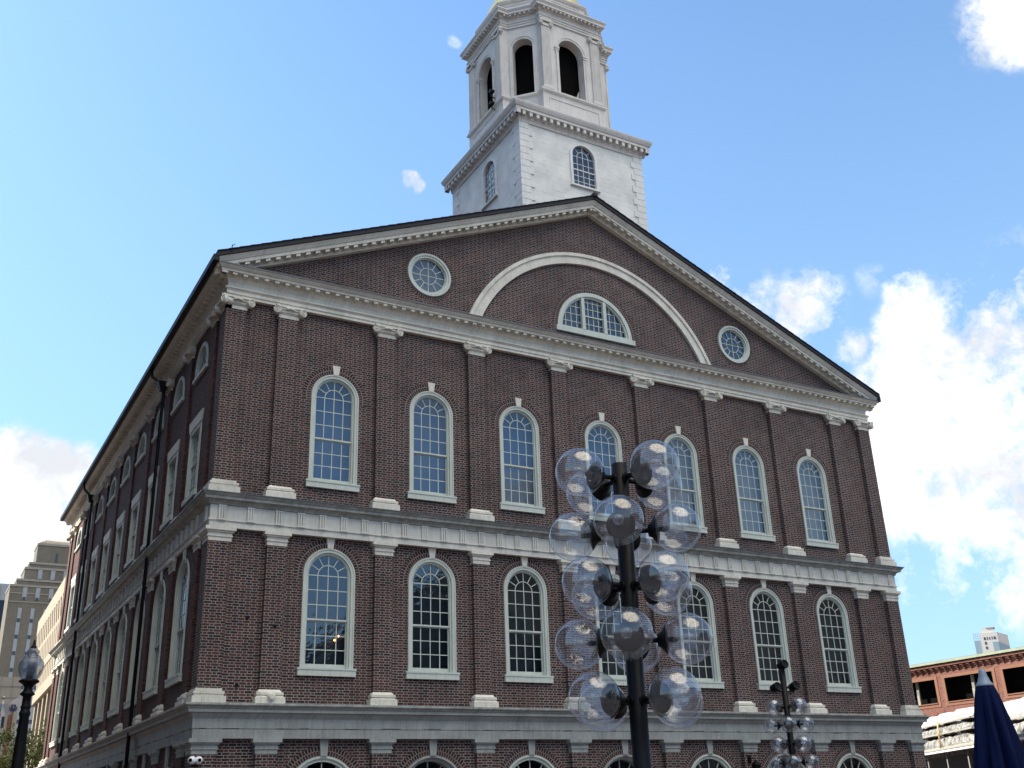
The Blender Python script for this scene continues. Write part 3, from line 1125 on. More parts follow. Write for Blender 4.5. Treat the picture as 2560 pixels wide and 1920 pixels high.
def arched_window(hw, H, meet, blind='dark_backing', low='dark_backing', proto=None):
    zs = H - hw
    gw = hw - .15
    fr = MB()
    out = arch_outline(hw, .2, zs)
    mid_ = arch_outline(hw - .035, .2, zs)
    inn = arch_outline(hw - .11, .2, zs)
    fr.ring(out, mid_, -.045, .1)
    fr.ring(mid_, inn, -.025, .1)
    fr.ring(inn, arch_outline(gw - .012, .2, zs), .03, .10)
    o_ = bpy.data.objects.new('window', fr.mesh('window', 'frame_paint'))
    COL.objects.link(o_)
    s_ = MB().box(-hw - .06, hw + .06, -.085, .1, 0, .199)
    s_.box(-hw - .075, hw + .075, -.10, .1, .15, .197)
    sub(s_, 'sill', 'frame_paint', o_)
    # upper and lower sashes
    us = MB()
    us.ring(arch_outline(gw + .01, meet + .02, zs), arch_outline(gw - .03, meet + .02, zs), .065, .095)
    us.box(-gw, gw, .06, .10, meet - .02, meet + .025)
    for k in (-1, 0, 1):
        munt(us, k * gw / 2, k * gw / 2, meet + .02, zs if k else H - .17, .07)
    for k in (1, 2, 3):
        z = meet + (zs - meet) * k / 3
        munt(us, -gw, gw, z, z, .07)
    ri = gw / 2
    us.ring(arc(ri + .011, 0, zs, 0, 180, 14), arc(ri - .011, 0, zs, 0, 180, 14), .072, .089)
    for a in (30, 60, 120, 150):
        munt(us, ri * math.cos(R(a)), gw * math.cos(R(a)), zs + ri * math.sin(R(a)), zs + gw * math.sin(R(a)), .07)
    sub(us, 'upper_sash', 'frame_paint', o_)
    ls = MB()
    for x0, x1 in ((-gw - .01, -gw + .04), (gw - .04, gw + .01)):
        ls.box(x0, x1, .105, .14, .2, meet)
    ls.box(-gw, gw, .104, .141, .2, .315)
    ls.box(-gw, gw, .104, .141, meet - .045, meet - .022)
    for k in (-1, 0, 1):
        munt(ls, k * gw / 2, k * gw / 2, .3, meet - .03, .112)
    for k in (1, 2):
        z = .315 + (meet - .04 - .315) * k / 3
        munt(ls, -gw, gw, z, z, .112)
    sub(ls, 'lower_sash', 'frame_paint', o_)
    pn = MB()
    po = arch_outline(gw, meet, zs)
    pn.add([(p[0], .082, p[1]) for p in po], [tuple(range(len(po)))])
    pn.add([(-gw, .124, .25), (gw, .124, .25), (gw, .124, meet - .03), (-gw, .124, meet - .03)], [(0, 1, 2, 3)])
    sub(pn, 'pane', 'window_glass', o_)
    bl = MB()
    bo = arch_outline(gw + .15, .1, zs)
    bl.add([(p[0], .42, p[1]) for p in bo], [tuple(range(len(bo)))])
    sub(bl, 'blind', blind, o_)  # backing plane; the dark colour stands in for an unlit room
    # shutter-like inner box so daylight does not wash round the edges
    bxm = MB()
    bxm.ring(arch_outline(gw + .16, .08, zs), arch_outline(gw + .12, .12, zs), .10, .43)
    sub(bxm, 'inner_reveal', 'dark_backing', o_)
    va = MB()
    n = 36
    a0, a1 = -8, 188
    uo = [R(a0 + (a1 - a0) * i / n) * (hw + .12) for i in range(n + 1)]
    va.ring(arc(hw + .25, 0, zs, a0, a1, n), arc(hw + .004, 0, zs, a0, a1, n), -.007, .05, uv=(uo, .25))
    sub(va, 'brick_arch', 'brick_voussoir', o_)
    ks = MB().poly([(-.075, H - .01), (.075, H - .01), (.115, H + .28), (-.115, H + .28)], -.055, .06)
    sub(ks, 'keystone', 'trim_paint', o_)
    return o_


def curtained(root, mat, top=None):
    """swap the blind material on one copy"""
    for ch in children(root):
        if ch.name.startswith('blind'):
            ch.data = ch.data.copy()
            ch.data.materials.clear()
            ch.data.materials.append(MATS[mat])


def window_copy(proto):
    c = proto.copy()
    COL.objects.link(c)
    for ch in [q for q in bpy.data.objects if q.parent is proto]:
        d = ch.copy()
        COL.objects.link(d)
        d.parent = c
    return c


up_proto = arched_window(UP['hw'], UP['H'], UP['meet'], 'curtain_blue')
md_proto = arched_window(MD['hw'], MD['H'], MD['meet'], 'dark_backing')
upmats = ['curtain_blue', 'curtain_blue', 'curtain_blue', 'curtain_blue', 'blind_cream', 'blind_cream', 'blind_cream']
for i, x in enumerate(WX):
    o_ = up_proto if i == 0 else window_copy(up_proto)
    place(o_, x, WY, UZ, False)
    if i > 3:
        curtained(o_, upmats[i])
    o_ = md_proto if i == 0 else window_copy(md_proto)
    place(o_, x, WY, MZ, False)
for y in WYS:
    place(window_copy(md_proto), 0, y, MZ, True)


def ground_window(hw, deep):
    zs = GWZ - GZ
    fr = MB()
    fr.ring(arch_outline(hw, .45, zs), arch_outline(hw - .05, .45, zs), -.03, .12)
    fr.ring(arch_outline(hw - .05, .45, zs), arch_outline(hw - .13, .45, zs), 0.02 if not deep else .1, .14 if not deep else .35)
    o_ = bpy.data.objects.new('ground_window', fr.mesh('ground_window', 'frame_paint' if not deep else 'weathered_stone'))
    COL.objects.link(o_)
    gw = hw - .13
    s_ = MB()
    yy = .09 if not deep else .3
    for a in (30, 60, 90, 120, 150):
        munt(s_, .3 * math.cos(R(a)), gw * math.cos(R(a)), zs + .3 * math.sin(R(a)), zs + gw * math.sin(R(a)), yy)
    s_.ring(arc(.31, 0, zs, 0, 180, 14), arc(.29, 0, zs, 0, 180, 14), yy, yy + .02)
    s_.box(-gw, gw, yy - .01, yy + .03, zs - .04, zs + .03)
    for k in (-1, 0, 1):
        munt(s_, k * gw / 2, k * gw / 2, .45, zs, yy)
    sub(s_, 'glazing_bars', 'frame_paint', o_)
    pn = MB()
    po = arch_outline(gw, .45, zs)
    pn.add([(p[0], yy + .03, p[1]) for p in po], [tuple(range(len(po)))])
    sub(pn, 'pane', 'window_glass', o_)
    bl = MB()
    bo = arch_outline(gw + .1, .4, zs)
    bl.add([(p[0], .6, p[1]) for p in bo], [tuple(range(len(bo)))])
    sub(bl, 'blind', 'dark_room', o_)  # near-black sheet standing in for the unlit room behind the arch
    va = MB()
    n = 40
    uo = [R(-5 + 190 * i / n) * (hw + .12) for i in range(n + 1)]
    va.ring(arc(hw + .235, 0, zs, -5, 185, n), arc(hw + .004, 0, zs, -5, 185, n), -.007, .05, uv=(uo, .25))
    sub(va, 'brick_arch', 'brick_voussoir', o_)
    ks = MB().poly([(-.085, zs + hw - .01), (.085, zs + hw - .01), (.115, 4.048 - GZ), (-.115, 4.048 - GZ)], -.06, .06)
    sub(ks, 'keystone', 'weathered_stone', o_)
    return o_


ga, gb = ground_window(GHW, False), ground_window(GHW, True)
fa = fb = True
for i, x in enumerate(WX):
    if i % 2 == 0:
        o_ = ga if fa else window_copy(ga)
        fa = False
    else:
        o_ = gb if fb else window_copy(gb)
        fb = False
    place(o_, x, WY, GZ, False)
gs = ground_window(GHW - .1, False)
for k, y in enumerate(WYS):
    place(gs if k == 0 else window_copy(gs), 0, y, GZ, True)


def square_window():
    hw, H = .66, 2.18
    fr = MB()
    fr.ring([(hw, .15), (hw, H), (-hw, H), (-hw, .15)], [(hw - .12, .15), (hw - .12, H - .12), (-hw + .12, H - .12), (-hw + .12, .15)], -.03, .12)
    o_ = bpy.data.objects.new('square_window', fr.mesh('square_window', 'frame_paint'))
    COL.objects.link(o_)
    sub(MB().box(-hw - .06, hw + .06, -.085, .1, 0, .149), 'sill', 'frame_paint', o_)
    sub(MB().poly([(-hw - .02, H), (hw + .02, H), (hw + .12, H + .33), (-hw - .12, H + .33)], -.05, .1), 'lintel', 'trim_paint', o_)
    gw = hw - .12
    s_ = MB()
    s_.box(-gw, gw, .05, .10, 1.10, 1.15)
    for k in (-1, 0, 1):
        munt(s_, k * gw / 2, k * gw / 2, .15, H - .12, .07)
    for k in range(1, 6):
        if k != 3:
            munt(s_, -gw, gw, .15 + k * .318, .15 + k * .318, .07)
    sub(s_, 'sash', 'frame_paint', o_)
    pn = MB().add([(-gw, .085, .15), (gw, .085, .15), (gw, .085, H - .12), (-gw, .085, H - .12)], [(0, 1, 2, 3)])
    sub(pn, 'pane', 'window_glass', o_)
    pn = MB().add([(-gw - .1, .4, .05), (gw + .1, .4, .05), (gw + .1, .4, H), (-gw - .1, .4, H)], [(0, 1, 2, 3)])
    sub(pn, 'blind', 'curtain_blue', o_)
    return o_


def small_lunette():
    hw, zs = .72, .31
    fr = MB()
    fr.ring(arch_outline(hw, .09, zs), arch_outline(hw - .13, .09, zs), -.03, .12)
    o_ = bpy.data.objects.new('attic_window', fr.mesh('attic_window', 'frame_paint'))
    COL.objects.link(o_)
    sub(MB().box(-hw - .06, hw + .06, -.075, .1, -.02, .089), 'sill', 'frame_paint', o_)
    gw = hw - .13
    s_ = MB()
    for a in (45, 90, 135):
        munt(s_, .2 * math.cos(R(a)), gw * math.cos(R(a)), zs + .2 * math.sin(R(a)), zs + gw * math.sin(R(a)), .06)
    s_.ring(arc(.21, 0, zs, 0, 180, 10), arc(.19, 0, zs, 0, 180, 10), .062, .08)
    munt(s_, -gw, gw, zs, zs, .06)
    munt(s_, 0, 0, .09, zs, .06)
    sub(s_, 'sash', 'frame_paint', o_)
    po = arch_outline(gw, .09, zs, 14)
    sub(MB().add([(p[0], .085, p[1]) for p in po], [tuple(range(len(po)))]), 'pane', 'window_glass', o_)
    po = arch_outline(gw + .1, .0, zs, 14)
    sub(MB().add([(p[0], .3, p[1]) for p in po], [tuple(range(len(po)))]), 'blind', 'dark_backing', o_)
    return o_


sq, lu = square_window(), small_lunette()
for k, y in enumerate(WYS):
    place(sq if k == 0 else window_copy(sq), 0, y, UZ, True)
    place(lu if k == 0 else window_copy(lu), 0, y, 14.35, True)

# pediment: lunette, two round windows, great arch
fr = MB()
fr.ring(arc(1.50, 0, 0, 0, 180, 30), arc(1.36, 0, 0, 0, 180, 30), -.03, .12)
fr.ring(arc(1.36, 0, 0, 0, 180, 30), arc(1.30, 0, 0, 0, 180, 30), .02, .12)
fr.box(-1.36, 1.36, .0, .12, 0, .08)
for s_ in (-1, 1):
    fr.box(s_ * .44 - .06, s_ * .44 + .06, -.015, .12, .079, 1.27)
lun = bpy.data.objects.new('lunette_window', fr.mesh('lunette_window', 'frame_paint'))
COL.objects.link(lun)
sub(MB().box(-1.58, 1.58, -.09, .1, -.18, -.001), 'sill', 'frame_paint', lun)
s_ = MB()
s_.box(-.4, .4, .05, .1, .60, .64)
for x in (-.2, 0, .2):
    munt(s_, x, x, .05, 1.28, .07)
for z in (.33, .62, .9, 1.15):
    munt(s_, -.4, .4, z, z, .07)
for sg in (-1, 1):
    for x in (.68, .90, 1.12):
        munt(s_, sg * x, sg * x, .05, math.sqrt(1.31 ** 2 - x * x), .075)
    for z in (.33, .62, .9):
        xe = math.sqrt(1.31 ** 2 - z * z)
        munt(s_, sg * .48 if sg > 0 else -xe, xe if sg > 0 else -.48, z, z, .075)
sub(s_, 'glazing_bars', 'frame_paint', lun)
po = arc(1.31, 0, 0, 0, 180, 30)
sub(MB().add([(p[0], .095, p[1] + .02) for p in po], [tuple(range(len(po)))]), 'pane', 'window_glass', lun)
po = arc(1.42, 0, -.05, 0, 180, 30)
sub(MB().add([(p[0], .4, p[1]) for p in po], [tuple(range(len(po)))]), 'blind', 'dark_backing', lun)
n = 50
uo = [PI * i / n * 1.61 for i in range(n + 1)]
sub(MB().ring(arc(1.72, 0, 0, 0, 180, n), arc(1.504, 0, 0, 0, 180, n), -.007, .05, uv=(uo, .25)), 'brick_arch', 'brick_voussoir', lun)
place(lun, XC + .02, WY, LUZ, False)


def round_window(blind):
    fr = MB()
    A = lambda r_, n_=40: arc(r_, 0, 0, 0, 360 * (n_ - 1) / n_, n_ - 1)
    fr.ring(A(.74), A(.67), -.05, .12, True)
    fr.ring(A(.67), A(.60), -.02, .12, True)
    fr.ring(A(.60), A(.565), .04, .12, True)
    o_ = bpy.data.objects.new('round_window', fr.mesh('round_window', 'frame_paint'))
    COL.objects.link(o_)
    s_ = MB()
    munt(s_, 0, 0, -.57, .57, .07)
    munt(s_, -.57, .57, 0, 0, .07)
    s_.ring(A(.29), A(.268), .07, .09, True)
    for k in range(12):
        if k % 3:
            a = R(30 * k)
            munt(s_, .28 * math.cos(a), .57 * math.cos(a), .28 * math.sin(a), .57 * math.sin(a), .07)
    sub(s_, 'glazing_bars', 'frame_paint', o_)
    po = A(.575)
    sub(MB().add([(p[0], .092, p[1]) for p in po], [tuple(range(len(po)))]), 'pane', 'window_glass', o_)
    po = A(.7)
    sub(MB().add([(p[0], .22, p[1]) for p in po], [tuple(range(len(po)))]), 'blind', blind, o_)
    n_ = 48
    oo = arc(.865, 0, 0, 0, 360, n_)
    ii = arc(.743, 0, 0, 0, 360, n_)
    uo_ = [2 * PI * i / n_ * .80 for i in range(n_ + 1)]
    sub(MB().ring(oo, ii, -.007, .05, uv=(uo_, .125)), 'brick_arch', 'brick_voussoir', o_)
    return o_


place(round_window('blind_cream'), 6.24, WY, 17.885, False)
place(round_window('dark_backing'), XE - 6.24, WY, 17.885, False)
ga_ = MB()
a0 = math.degrees(math.asin((16.62 - 14.8) / 5.22))
for ro, ri, yf in ((5.24, 5.12, .03), (5.12, 4.99, .075), (4.99, 4.83, .055)):
    ga_.ring(arc(ro, XC + .03, 14.8, a0, 180 - a0, 70), arc(ri, XC + .03, 14.8, a0, 180 - a0, 70), yf, WY + .03)
ga_.build('pediment_arch', 'trim_paint', hall)

# --- the tower
TX, TY, TH = 12.45, 2.82, 2.64
TR = [(TX - TH, TY - TH), (TX + TH, TY - TH), (TX + TH, TY + TH), (TX - TH, TY + TH)]
TY0 = TY - TH
TOPZ = 25.02
tw_hole = shift(arch_outline(.56, 0, 1.27), TX, 22.93)
tf = wall('t', [(TX - TH, 19.5), (TX + TH, 19.5), (TX + TH, TOPZ), (TX - TH, TOPZ)], [tw_hole], 'tower_boards', TY0)
tsd = wall('t', [(-TY - TH, 17), (-TY + TH, 17), (-TY + TH, TOPZ), (-TY - TH, TOPZ)], [shift(arch_outline(.52, 0, 1.25), -(TY - .35), 22.9)], 'tower_boards', TX - TH)
tsd.xf(M_SIDE)
tf.add(tsd.v, tsd.f)
tf.box(TX - TH + .0, TX + TH, TY + TH - .01, TY + TH, 19.5, TOPZ)
tf.box(TX + TH - .01, TX + TH, TY - TH, TY + TH, 18.5, TOPZ)
tf.build('tower_wall', 'tower_boards', hall)
for sx in (-1, 1):
    for sy in (-1, 1):
        qn = MB()
        for k in range(19):
            z0 = 20.954 + k * .268
            if z0 > TOPZ - .1:
                break
            z1 = min(z0 + .252, TOPZ)
            lx = .50 if k % 2 else .36
            ly = .36 if k % 2 else .50
            cx, cy = TX + sx * (TH + .03), TY + sy * (TH + .03)
            x0, x1 = sorted((cx, cx - sx * (lx + .03)))
            y0, y1 = sorted((cy, cy - sy * (ly + .03)))
            qn.box(x0, x1, y0, y1, z0, z1)
        qn.box(*sorted((TX + sx * (TH + .004), TX + sx * (TH - .3))), *sorted((TY + sy * (TH + .004), TY + sy * (TH - .3))), 20.95, TOPZ)
        qn.build('quoins', 'tower_paint', hall)
c = MB().sweep(TR, [(-.02, 24.93), (.04, 24.94), (.05, 25.05), (.08, 25.09), (.09, 25.275), (.27, 25.28), (.27, 25.38), (.30, 25.40), (.35, 25.50), (.37, 25.57), (.37, 25.60), (-.02, 25.66), (-2.6, 25.7)])
c.blocks(TR, .08, .25, 25.11, 25.277, .115, .285)
c.build('tower_cornice', 'belfry_paint', hall)


def tower_window(hw, H, cm):
    fr = MB()
    zs = H - hw
    fr.ring(arch_outline(hw, 0, zs, 16), arch_outline(hw - .10, 0, zs, 16), -.05, .1)
    fr.box(-hw - .05, hw + .05, -.09, .1, -.07, -.001)
    o_ = bpy.data.objects.new('tower_window', fr.mesh('tower_window', 'tower_paint'))
    COL.objects.link(o_)
    gw = hw - .10
    s_ = MB()
    for k in (-1, 0, 1):
        munt(s_, k * gw / 2, k * gw / 2, 0, zs if k else H - .1, .03, .009)
    for z in (.22, .45, .95, zs):
        munt(s_, -gw, gw, z, z, .03, .009)
    s_.box(-gw, gw, .02, .06, .68, .72)
    s_.ring(arc(gw / 2 + .009, 0, zs, 0, 180, 10), arc(gw / 2 - .009, 0, zs, 0, 180, 10), .032, .05)
    for a in (45, 135):
        munt(s_, gw / 2 * math.cos(R(a)), gw * math.cos(R(a)), zs + gw / 2 * math.sin(R(a)), zs + gw * math.sin(R(a)), .03, .009)
    sub(s_, 'sash', 'tower_paint', o_)
    po = arch_outline(gw, 0, zs, 14)
    sub(MB().add([(p[0], .05, p[1]) for p in po], [tuple(range(len(po)))]), 'pane', 'window_glass', o_)
    po = arch_outline(hw + .05, -.05, zs, 14)
    sub(MB().add([(p[0], .3, p[1]) for p in po], [tuple(range(len(po)))]), 'blind', 'dark_backing', o_)
    return o_


o_ = tower_window(.58, 1.85, 0)
place(o_, TX, TY0, 22.93, False)
o_ = tower_window(.54, 1.79, 0)
place(o_, 0, TY - .35, 22.90, True)
o_.location = (TX - TH, TY - .35, 22.90)

# belfry plan: four broad faces standing a little proud of four narrow diagonal ones
AX, CY = 12.50, 3.02
A_, B_, HS = 2.42, 2.14, 1.32


def belfry_plan(extra=0.0):
    base = [(-HS, -A_), (HS, -A_), (HS, -B_), (B_, -HS), (A_, -HS), (A_, HS), (B_, HS), (HS, B_), (HS, A_), (-HS, A_), (-HS, B_), (-B_, HS), (-A_, HS), (-A_, -HS), (-B_, -HS), (-HS, -B_)]
    return [(AX + x, CY + y) for x, y in base]


BP = belfry_plan()
pd = MB().sweep(BP, [(.03, 25.45), (.10, 25.46), (.10, 25.62), (.06, 25.66), (.06, 26.98), (.10, 27.0), (.14, 27.05), (.14, 27.12), (.0, 27.18), (-.6, 27.2)])
# raised panel lines on the pedestal faces
for (dx, dy) in ((0, -1), (-1, 0), (1, 0), (0, 1)):
    q = MB()
    o1 = [(-1.12, 25.85), (1.12, 25.85), (1.12, 26.80), (-1.12, 26.80)]
    i1 = [(-1.07, 25.90), (1.07, 25.90), (1.07, 26.75), (-1.07, 26.75)]
    q.ring(o1, i1, -.02, .02, True)
    ang = {(0, -1): 0, (-1, 0): -90, (1, 0): 90, (0, 1): 180}[(dx, dy)]
    q.xf(Matrix.Translation((AX + dx * (A_ + .06), CY + dy * (A_ + .06), 0)) @ Matrix.Rotation(R(ang), 4, 'Z'))
    pd.add(q.v, q.f)
pd.build('belfry_pedestal', 'belfry_paint', hall)
bw, pil, trim = MB(), MB(), MB()
# diagonal faces
faces = []
for k in range(4):
    faces.append((90 * k - 0, A_, HS, .56, True))
    mid_ = math.hypot((HS + B_) / 2, (HS + B_) / 2)
    faces.append((90 * k + 45, mid_, math.hypot(B_ - HS, B_ - HS) / 2, .40, False))
ZS0, ZS1 = 27.18, 30.42
for ang, dist, hw_, ar, card in faces:
    zsp = 29.28 if card else 29.42
    MT = Matrix.Translation((AX, CY, 0)) @ Matrix.Rotation(R(ang), 4, 'Z') @ Matrix.Translation((0, -dist, 0))
    q = wall('b', [(-hw_, ZS0), (hw_, ZS0), (hw_, ZS1), (-hw_, ZS1)], [arch_outline(ar, ZS0 + .02, zsp, 18)], 'x', 0)
    ol = arch_outline(ar, ZS0 + .02, zsp, 18)
    q.add([(p[0], 0, p[1]) for p in ol] + [(p[0], .36, p[1]) for p in ol], [(i, i + 1, i + 1 + len(ol), i + len(ol)) for i in range(len(ol) - 1)])
    q.xf(MT)
    bw.add(q.v, q.f)
    t1 = MB()
    t1.ring(arch_outline(ar + .12, ZS0 + .02, zsp, 20), arch_outline(ar + .085, ZS0 + .02, zsp, 20), -.05, .02)
    t1.ring(arch_outline(ar + .085, ZS0 + .02, zsp, 20), arch_outline(ar, ZS0 + .02, zsp, 20), -.03, .02)
    if card:
        for s_ in (-1, 1):
            x0, x1 = sorted((s_ * (ar - .03), s_ * (ar + .18)))
            t1.box(x0, x1, -.075, .22, zsp - .03, zsp + .05)
            t1.box(x0 + .015, x1 - .015, -.055, .2, zsp - .12, zsp - .035)
            t1.box(x0 + .02, x1 - .02, -.035, .19, zsp - .24, zsp - .20)
    t1.xf(MT)
    trim.add(t1.v, t1.f)
    if card:
        for s_ in (-1, 1):
            cx = s_ * (hw_ - .20)
            p1 = MB()
            p1.box(cx - .20, cx + .20, -.06, .02, ZS0, 30.12)
            for k in range(7):
                p1.box(cx - .185 + k * .056, cx - .155 + k * .056, -.078, -.06, 27.34, 30.05)
            p1.box(cx - .23, cx + .23, -.10, .02, ZS0, ZS0 + .10)
            p1.box(cx - .215, cx + .215, -.085, .02, ZS0 + .102, ZS0 + .15)
            # ionic cap
            p1.box(cx - .21, cx + .21, -.10, .02, 30.12, 30.24)
            for s2 in (-1, 1):
                p1.lathe([(0, -.15), (.03, -.15), (.035, -.13), (.06, -.13), (.065, -.15), (.085, -.145), (.09, -.10), (.088, .02)], 14, (cx + s2 * .225, 0, 30.22), 'y')
            p1.box(cx - .28, cx + .28, -.15, .02, 30.31, 30.40)
            p1.xf(MT)
            p1.build('belfry_pilaster', 'belfry_paint', hall)
for sx_ in (-1, 1):
    for a_, b_ in (((sx_ * HS, -A_), (sx_ * HS, -B_)), ((sx_ * HS, A_), (sx_ * HS, B_)), ((-A_, sx_ * HS), (-B_, sx_ * HS)), ((A_, sx_ * HS), (B_, sx_ * HS))):
        bw.add([(AX + a_[0], CY + a_[1], ZS0), (AX + b_[0], CY + b_[1], ZS0), (AX + b_[0], CY + b_[1], ZS1), (AX + a_[0], CY + a_[1], ZS1)], [(0, 1, 2, 3)])
bw.build('belfry_wall', 'belfry_paint', hall)
trim.build('belfry_arch_trim', 'belfry_paint', hall)
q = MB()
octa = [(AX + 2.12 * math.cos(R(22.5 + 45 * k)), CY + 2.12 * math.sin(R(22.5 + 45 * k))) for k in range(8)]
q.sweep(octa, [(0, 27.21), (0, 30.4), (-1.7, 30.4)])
q.build('belfry_dark_core', 'dark_void', hall)  # added core, its near-black colour stands in for the dark belfry interior
MB().tube([(AX + .36, CY - 2.02, 27.2), (AX + .62, CY - 1.95, 27.95)], .05, 8).build('bell_brace', 'belfry_paint', hall)
c = MB().sweep(BP, [(-.6, 30.402), (.05, 30.404), (.05, 30.50), (.075, 30.505), (.075, 30.58), (.11, 30.60), (.11, 30.63), (.05, 30.64), (.05, 30.83), (.09, 30.85), (.12, 30.94), (.25, 30.945), (.25, 31.03), (.31, 31.12), (.31, 31.16), (0, 31.24), (-.6, 31.26)])
c.blocks(BP, .11, .23, 30.865, 30.94, .07, .19, ends=.0)
c.build('belfry_entablature', 'belfry_paint', hall)
oct2 = [(AX + 2.42 * math.cos(R(-112.5 + 45 * k)), CY + 2.42 * math.sin(R(-112.5 + 45 * k))) for k in range(8)]
c = MB().sweep(oct2, [(0, 31.2), (0, 31.88), (.06, 31.90), (.10, 31.97), (.10, 32.02), (-.2, 32.06), (-.6, 32.1)])
for k in range(8):
    a = R(-90 + 45 * k)
    q = MB().ring([(-.72, 31.38), (.72, 31.38), (.72, 31.78), (-.72, 31.78)], [(-.68, 31.42), (.68, 31.42), (.68, 31.74), (-.68, 31.74)], -.02, .01, True)
    q.xf(Matrix.Translation((AX + 2.236 * math.cos(a), CY + 2.236 * math.sin(a), 0)) @ Matrix.Rotation(a + PI / 2, 4, 'Z'))
    c.add(q.v, q.f)
c.build('dome_drum', 'belfry_paint', hall)
q = MB().lathe([(2.15 * math.cos(R(a)) + .0, 32.06 + 2.2 * math.sin(R(a))) for a in range(0, 90, 6)] + [(.18, 34.3), (.12, 34.9), (.25, 35.1), (.02, 35.5)], 32, (AX, CY, 0))
q.build('dome', 'gold_leaf', hall)
q = MB()
q.tube([(AX, CY, 35.4), (AX, CY, 37.4)], .03)
q.lathe([(.02, 36.6), (.1, 36.7), (.02, 36.8)], 10, (AX, CY, 0))
q.build('weathervane', 'gold_leaf', hall)
# small brackets left on the belfry's south side (old lamp fittings)
q = MB()
for zz in (26.9, 27.45):
    q.tube([(AX - A_ - .05, CY - .75, zz), (AX - A_ - .22, CY - .78, zz + .02), (AX - A_ - .2, CY - .8, zz + .22)], .03, 6)
    q.box(AX - A_ - .3, AX - A_ - .12, CY - .87, CY - .72, zz + .18, zz + .28)
q.build('iron_bracket', 'black_metal', hall)

# small iron plates on the brick face, and an old outlet on one base
for (x, z) in ((1.16, 6.95), (1.83, 6.75), (1.0, 5.3)):
    q = MB().lathe([(.045, -.02), (.05, 0), (.03, .03)], 10, (x, -.0 if abs(x - 1.8) < .2 else WY - .01, z), 'y')
    q.build('wall_plate', 'black_metal', hall)
q = MB().lathe([(.05, -.09), (.09, -.08), (.10, -.03), (.11, .03)], 14, (PX[1] + .02, -.10, 5.02), 'y')
q.build('pipe_outlet', 'trim_paint', hall)

# lamps burning behind the first middle window
for x, z, y in ((3.72, 6.66, .50), (3.60, 6.55, .46)):
    q = MB().sphere((0, 0, 0), .028, 12, 8)
    o_ = empty('indoor_lamp', (x, y, z), 'small glowing orange lamp seen through the leftmost middle-storey window, ' + ('the upper right one' if z > 6.6 else 'the lower left one'), 'lamp', 'lamps glowing inside the hall')
    o_['rotated'] = 1
    sub(q, 'bulb', 'lamp_glow', o_)
    sub(MB().tube([(0, 0, .03), (0, 0, 8.85 - z)], .003, 6), 'cord', 'black_metal', o_)

# ------------------------------------------------------------------ things fixed to the hall
for i, (x, y, ang, lab) in enumerate(((-.02, -.14, -35, 'white domed security camera on the brick corner, the left one, turned aside'), (.16, -.14, 0, 'white domed security camera on the brick corner, the right one, facing the square'))):
    o_ = local_empty('security_camera', (x, y, 3.56), R(ang), lab, 'camera', 'security cameras on the corner of the hall')
    sub(MB().lathe([(.0, -.06), (.05, -.055), (.082, -.01), (.09, .03), (.09, .09), (.07, .12), (.03, .15)], 20, (0, 0, 0), 'y'), 'housing', 'camera_white', o_)
    sub(MB().lathe([(.0, -.085), (.025, -.08), (.042, -.06), (.045, -.045)], 16, (0, 0, 0), 'y'), 'lens', 'dark_void', o_)
o_ = local_empty('wall_lantern', (16.95, -.02, 3.4), 0, 'dark iron wall lantern fixed to a brick pilaster by the ground-floor arches', 'lantern')
sub(MB().tube([(0, .02, .1), (0, -.25, .1), (0, -.28, .0)], .02, 6).box(-.06, .06, -.01, .03, -.05, .2), 'bracket', 'black_metal', o_)
sub(MB().hexa([(-.06, -.34, -.42), (.06, -.34, -.42), (.06, -.22, -.42), (-.06, -.22, -.42)], [(-.1, -.38, -.1), (.1, -.38, -.1), (.1, -.18, -.1), (-.1, -.18, -.1)]), 'lamp_body', 'black_metal', o_)
sub(MB().hexa([(-.12, -.40, -.1), (.12, -.40, -.1), (.12, -.16, -.1), (-.12, -.16, -.1)], [(-.02, -.30, .03), (.02, -.30, .03), (.02, -.26, .03), (-.02, -.26, .03)]), 'lamp_roof', 'black_metal', o_)

# ------------------------------------------------------------------ globe lamps


def globe_proto(r_):
    gl = MB().sphere((0, 0, 0), r_, 40, 24).build('globe', 'clear_globe')
    col_ = MB().lathe([(.0, -r_ - .03), (.05, -r_ - .03), (.06, -r_ - .005), (.10, -r_ + .025), (.116, -r_ + .032), (.116, -r_ + .045), (.10, -r_ + .05), (.05, -r_ + .06), (.0, -r_ + .06)], 28, (0, 0, 0), 'x')
    sub(col_, 'collar', 'bronze_dark', gl)
    sk = MB().lathe([(.02, -r_ + .06), (.024, -r_ + .10), (.02, -r_ + .13)], 14, (0, 0, 0), 'x')
    sub(sk, 'socket', 'black_metal', gl)
    b = MB().lathe([(.014, -r_ + .13), (.022, -r_ + .15), (.04, -r_ + .19), (.045, -r_ + .22), (.035, -r_ + .25), (.0, -r_ + .263)], 20, (0, 0, 0), 'x')
    sub(b, 'bulb', 'bulb_glass', gl)
    return gl


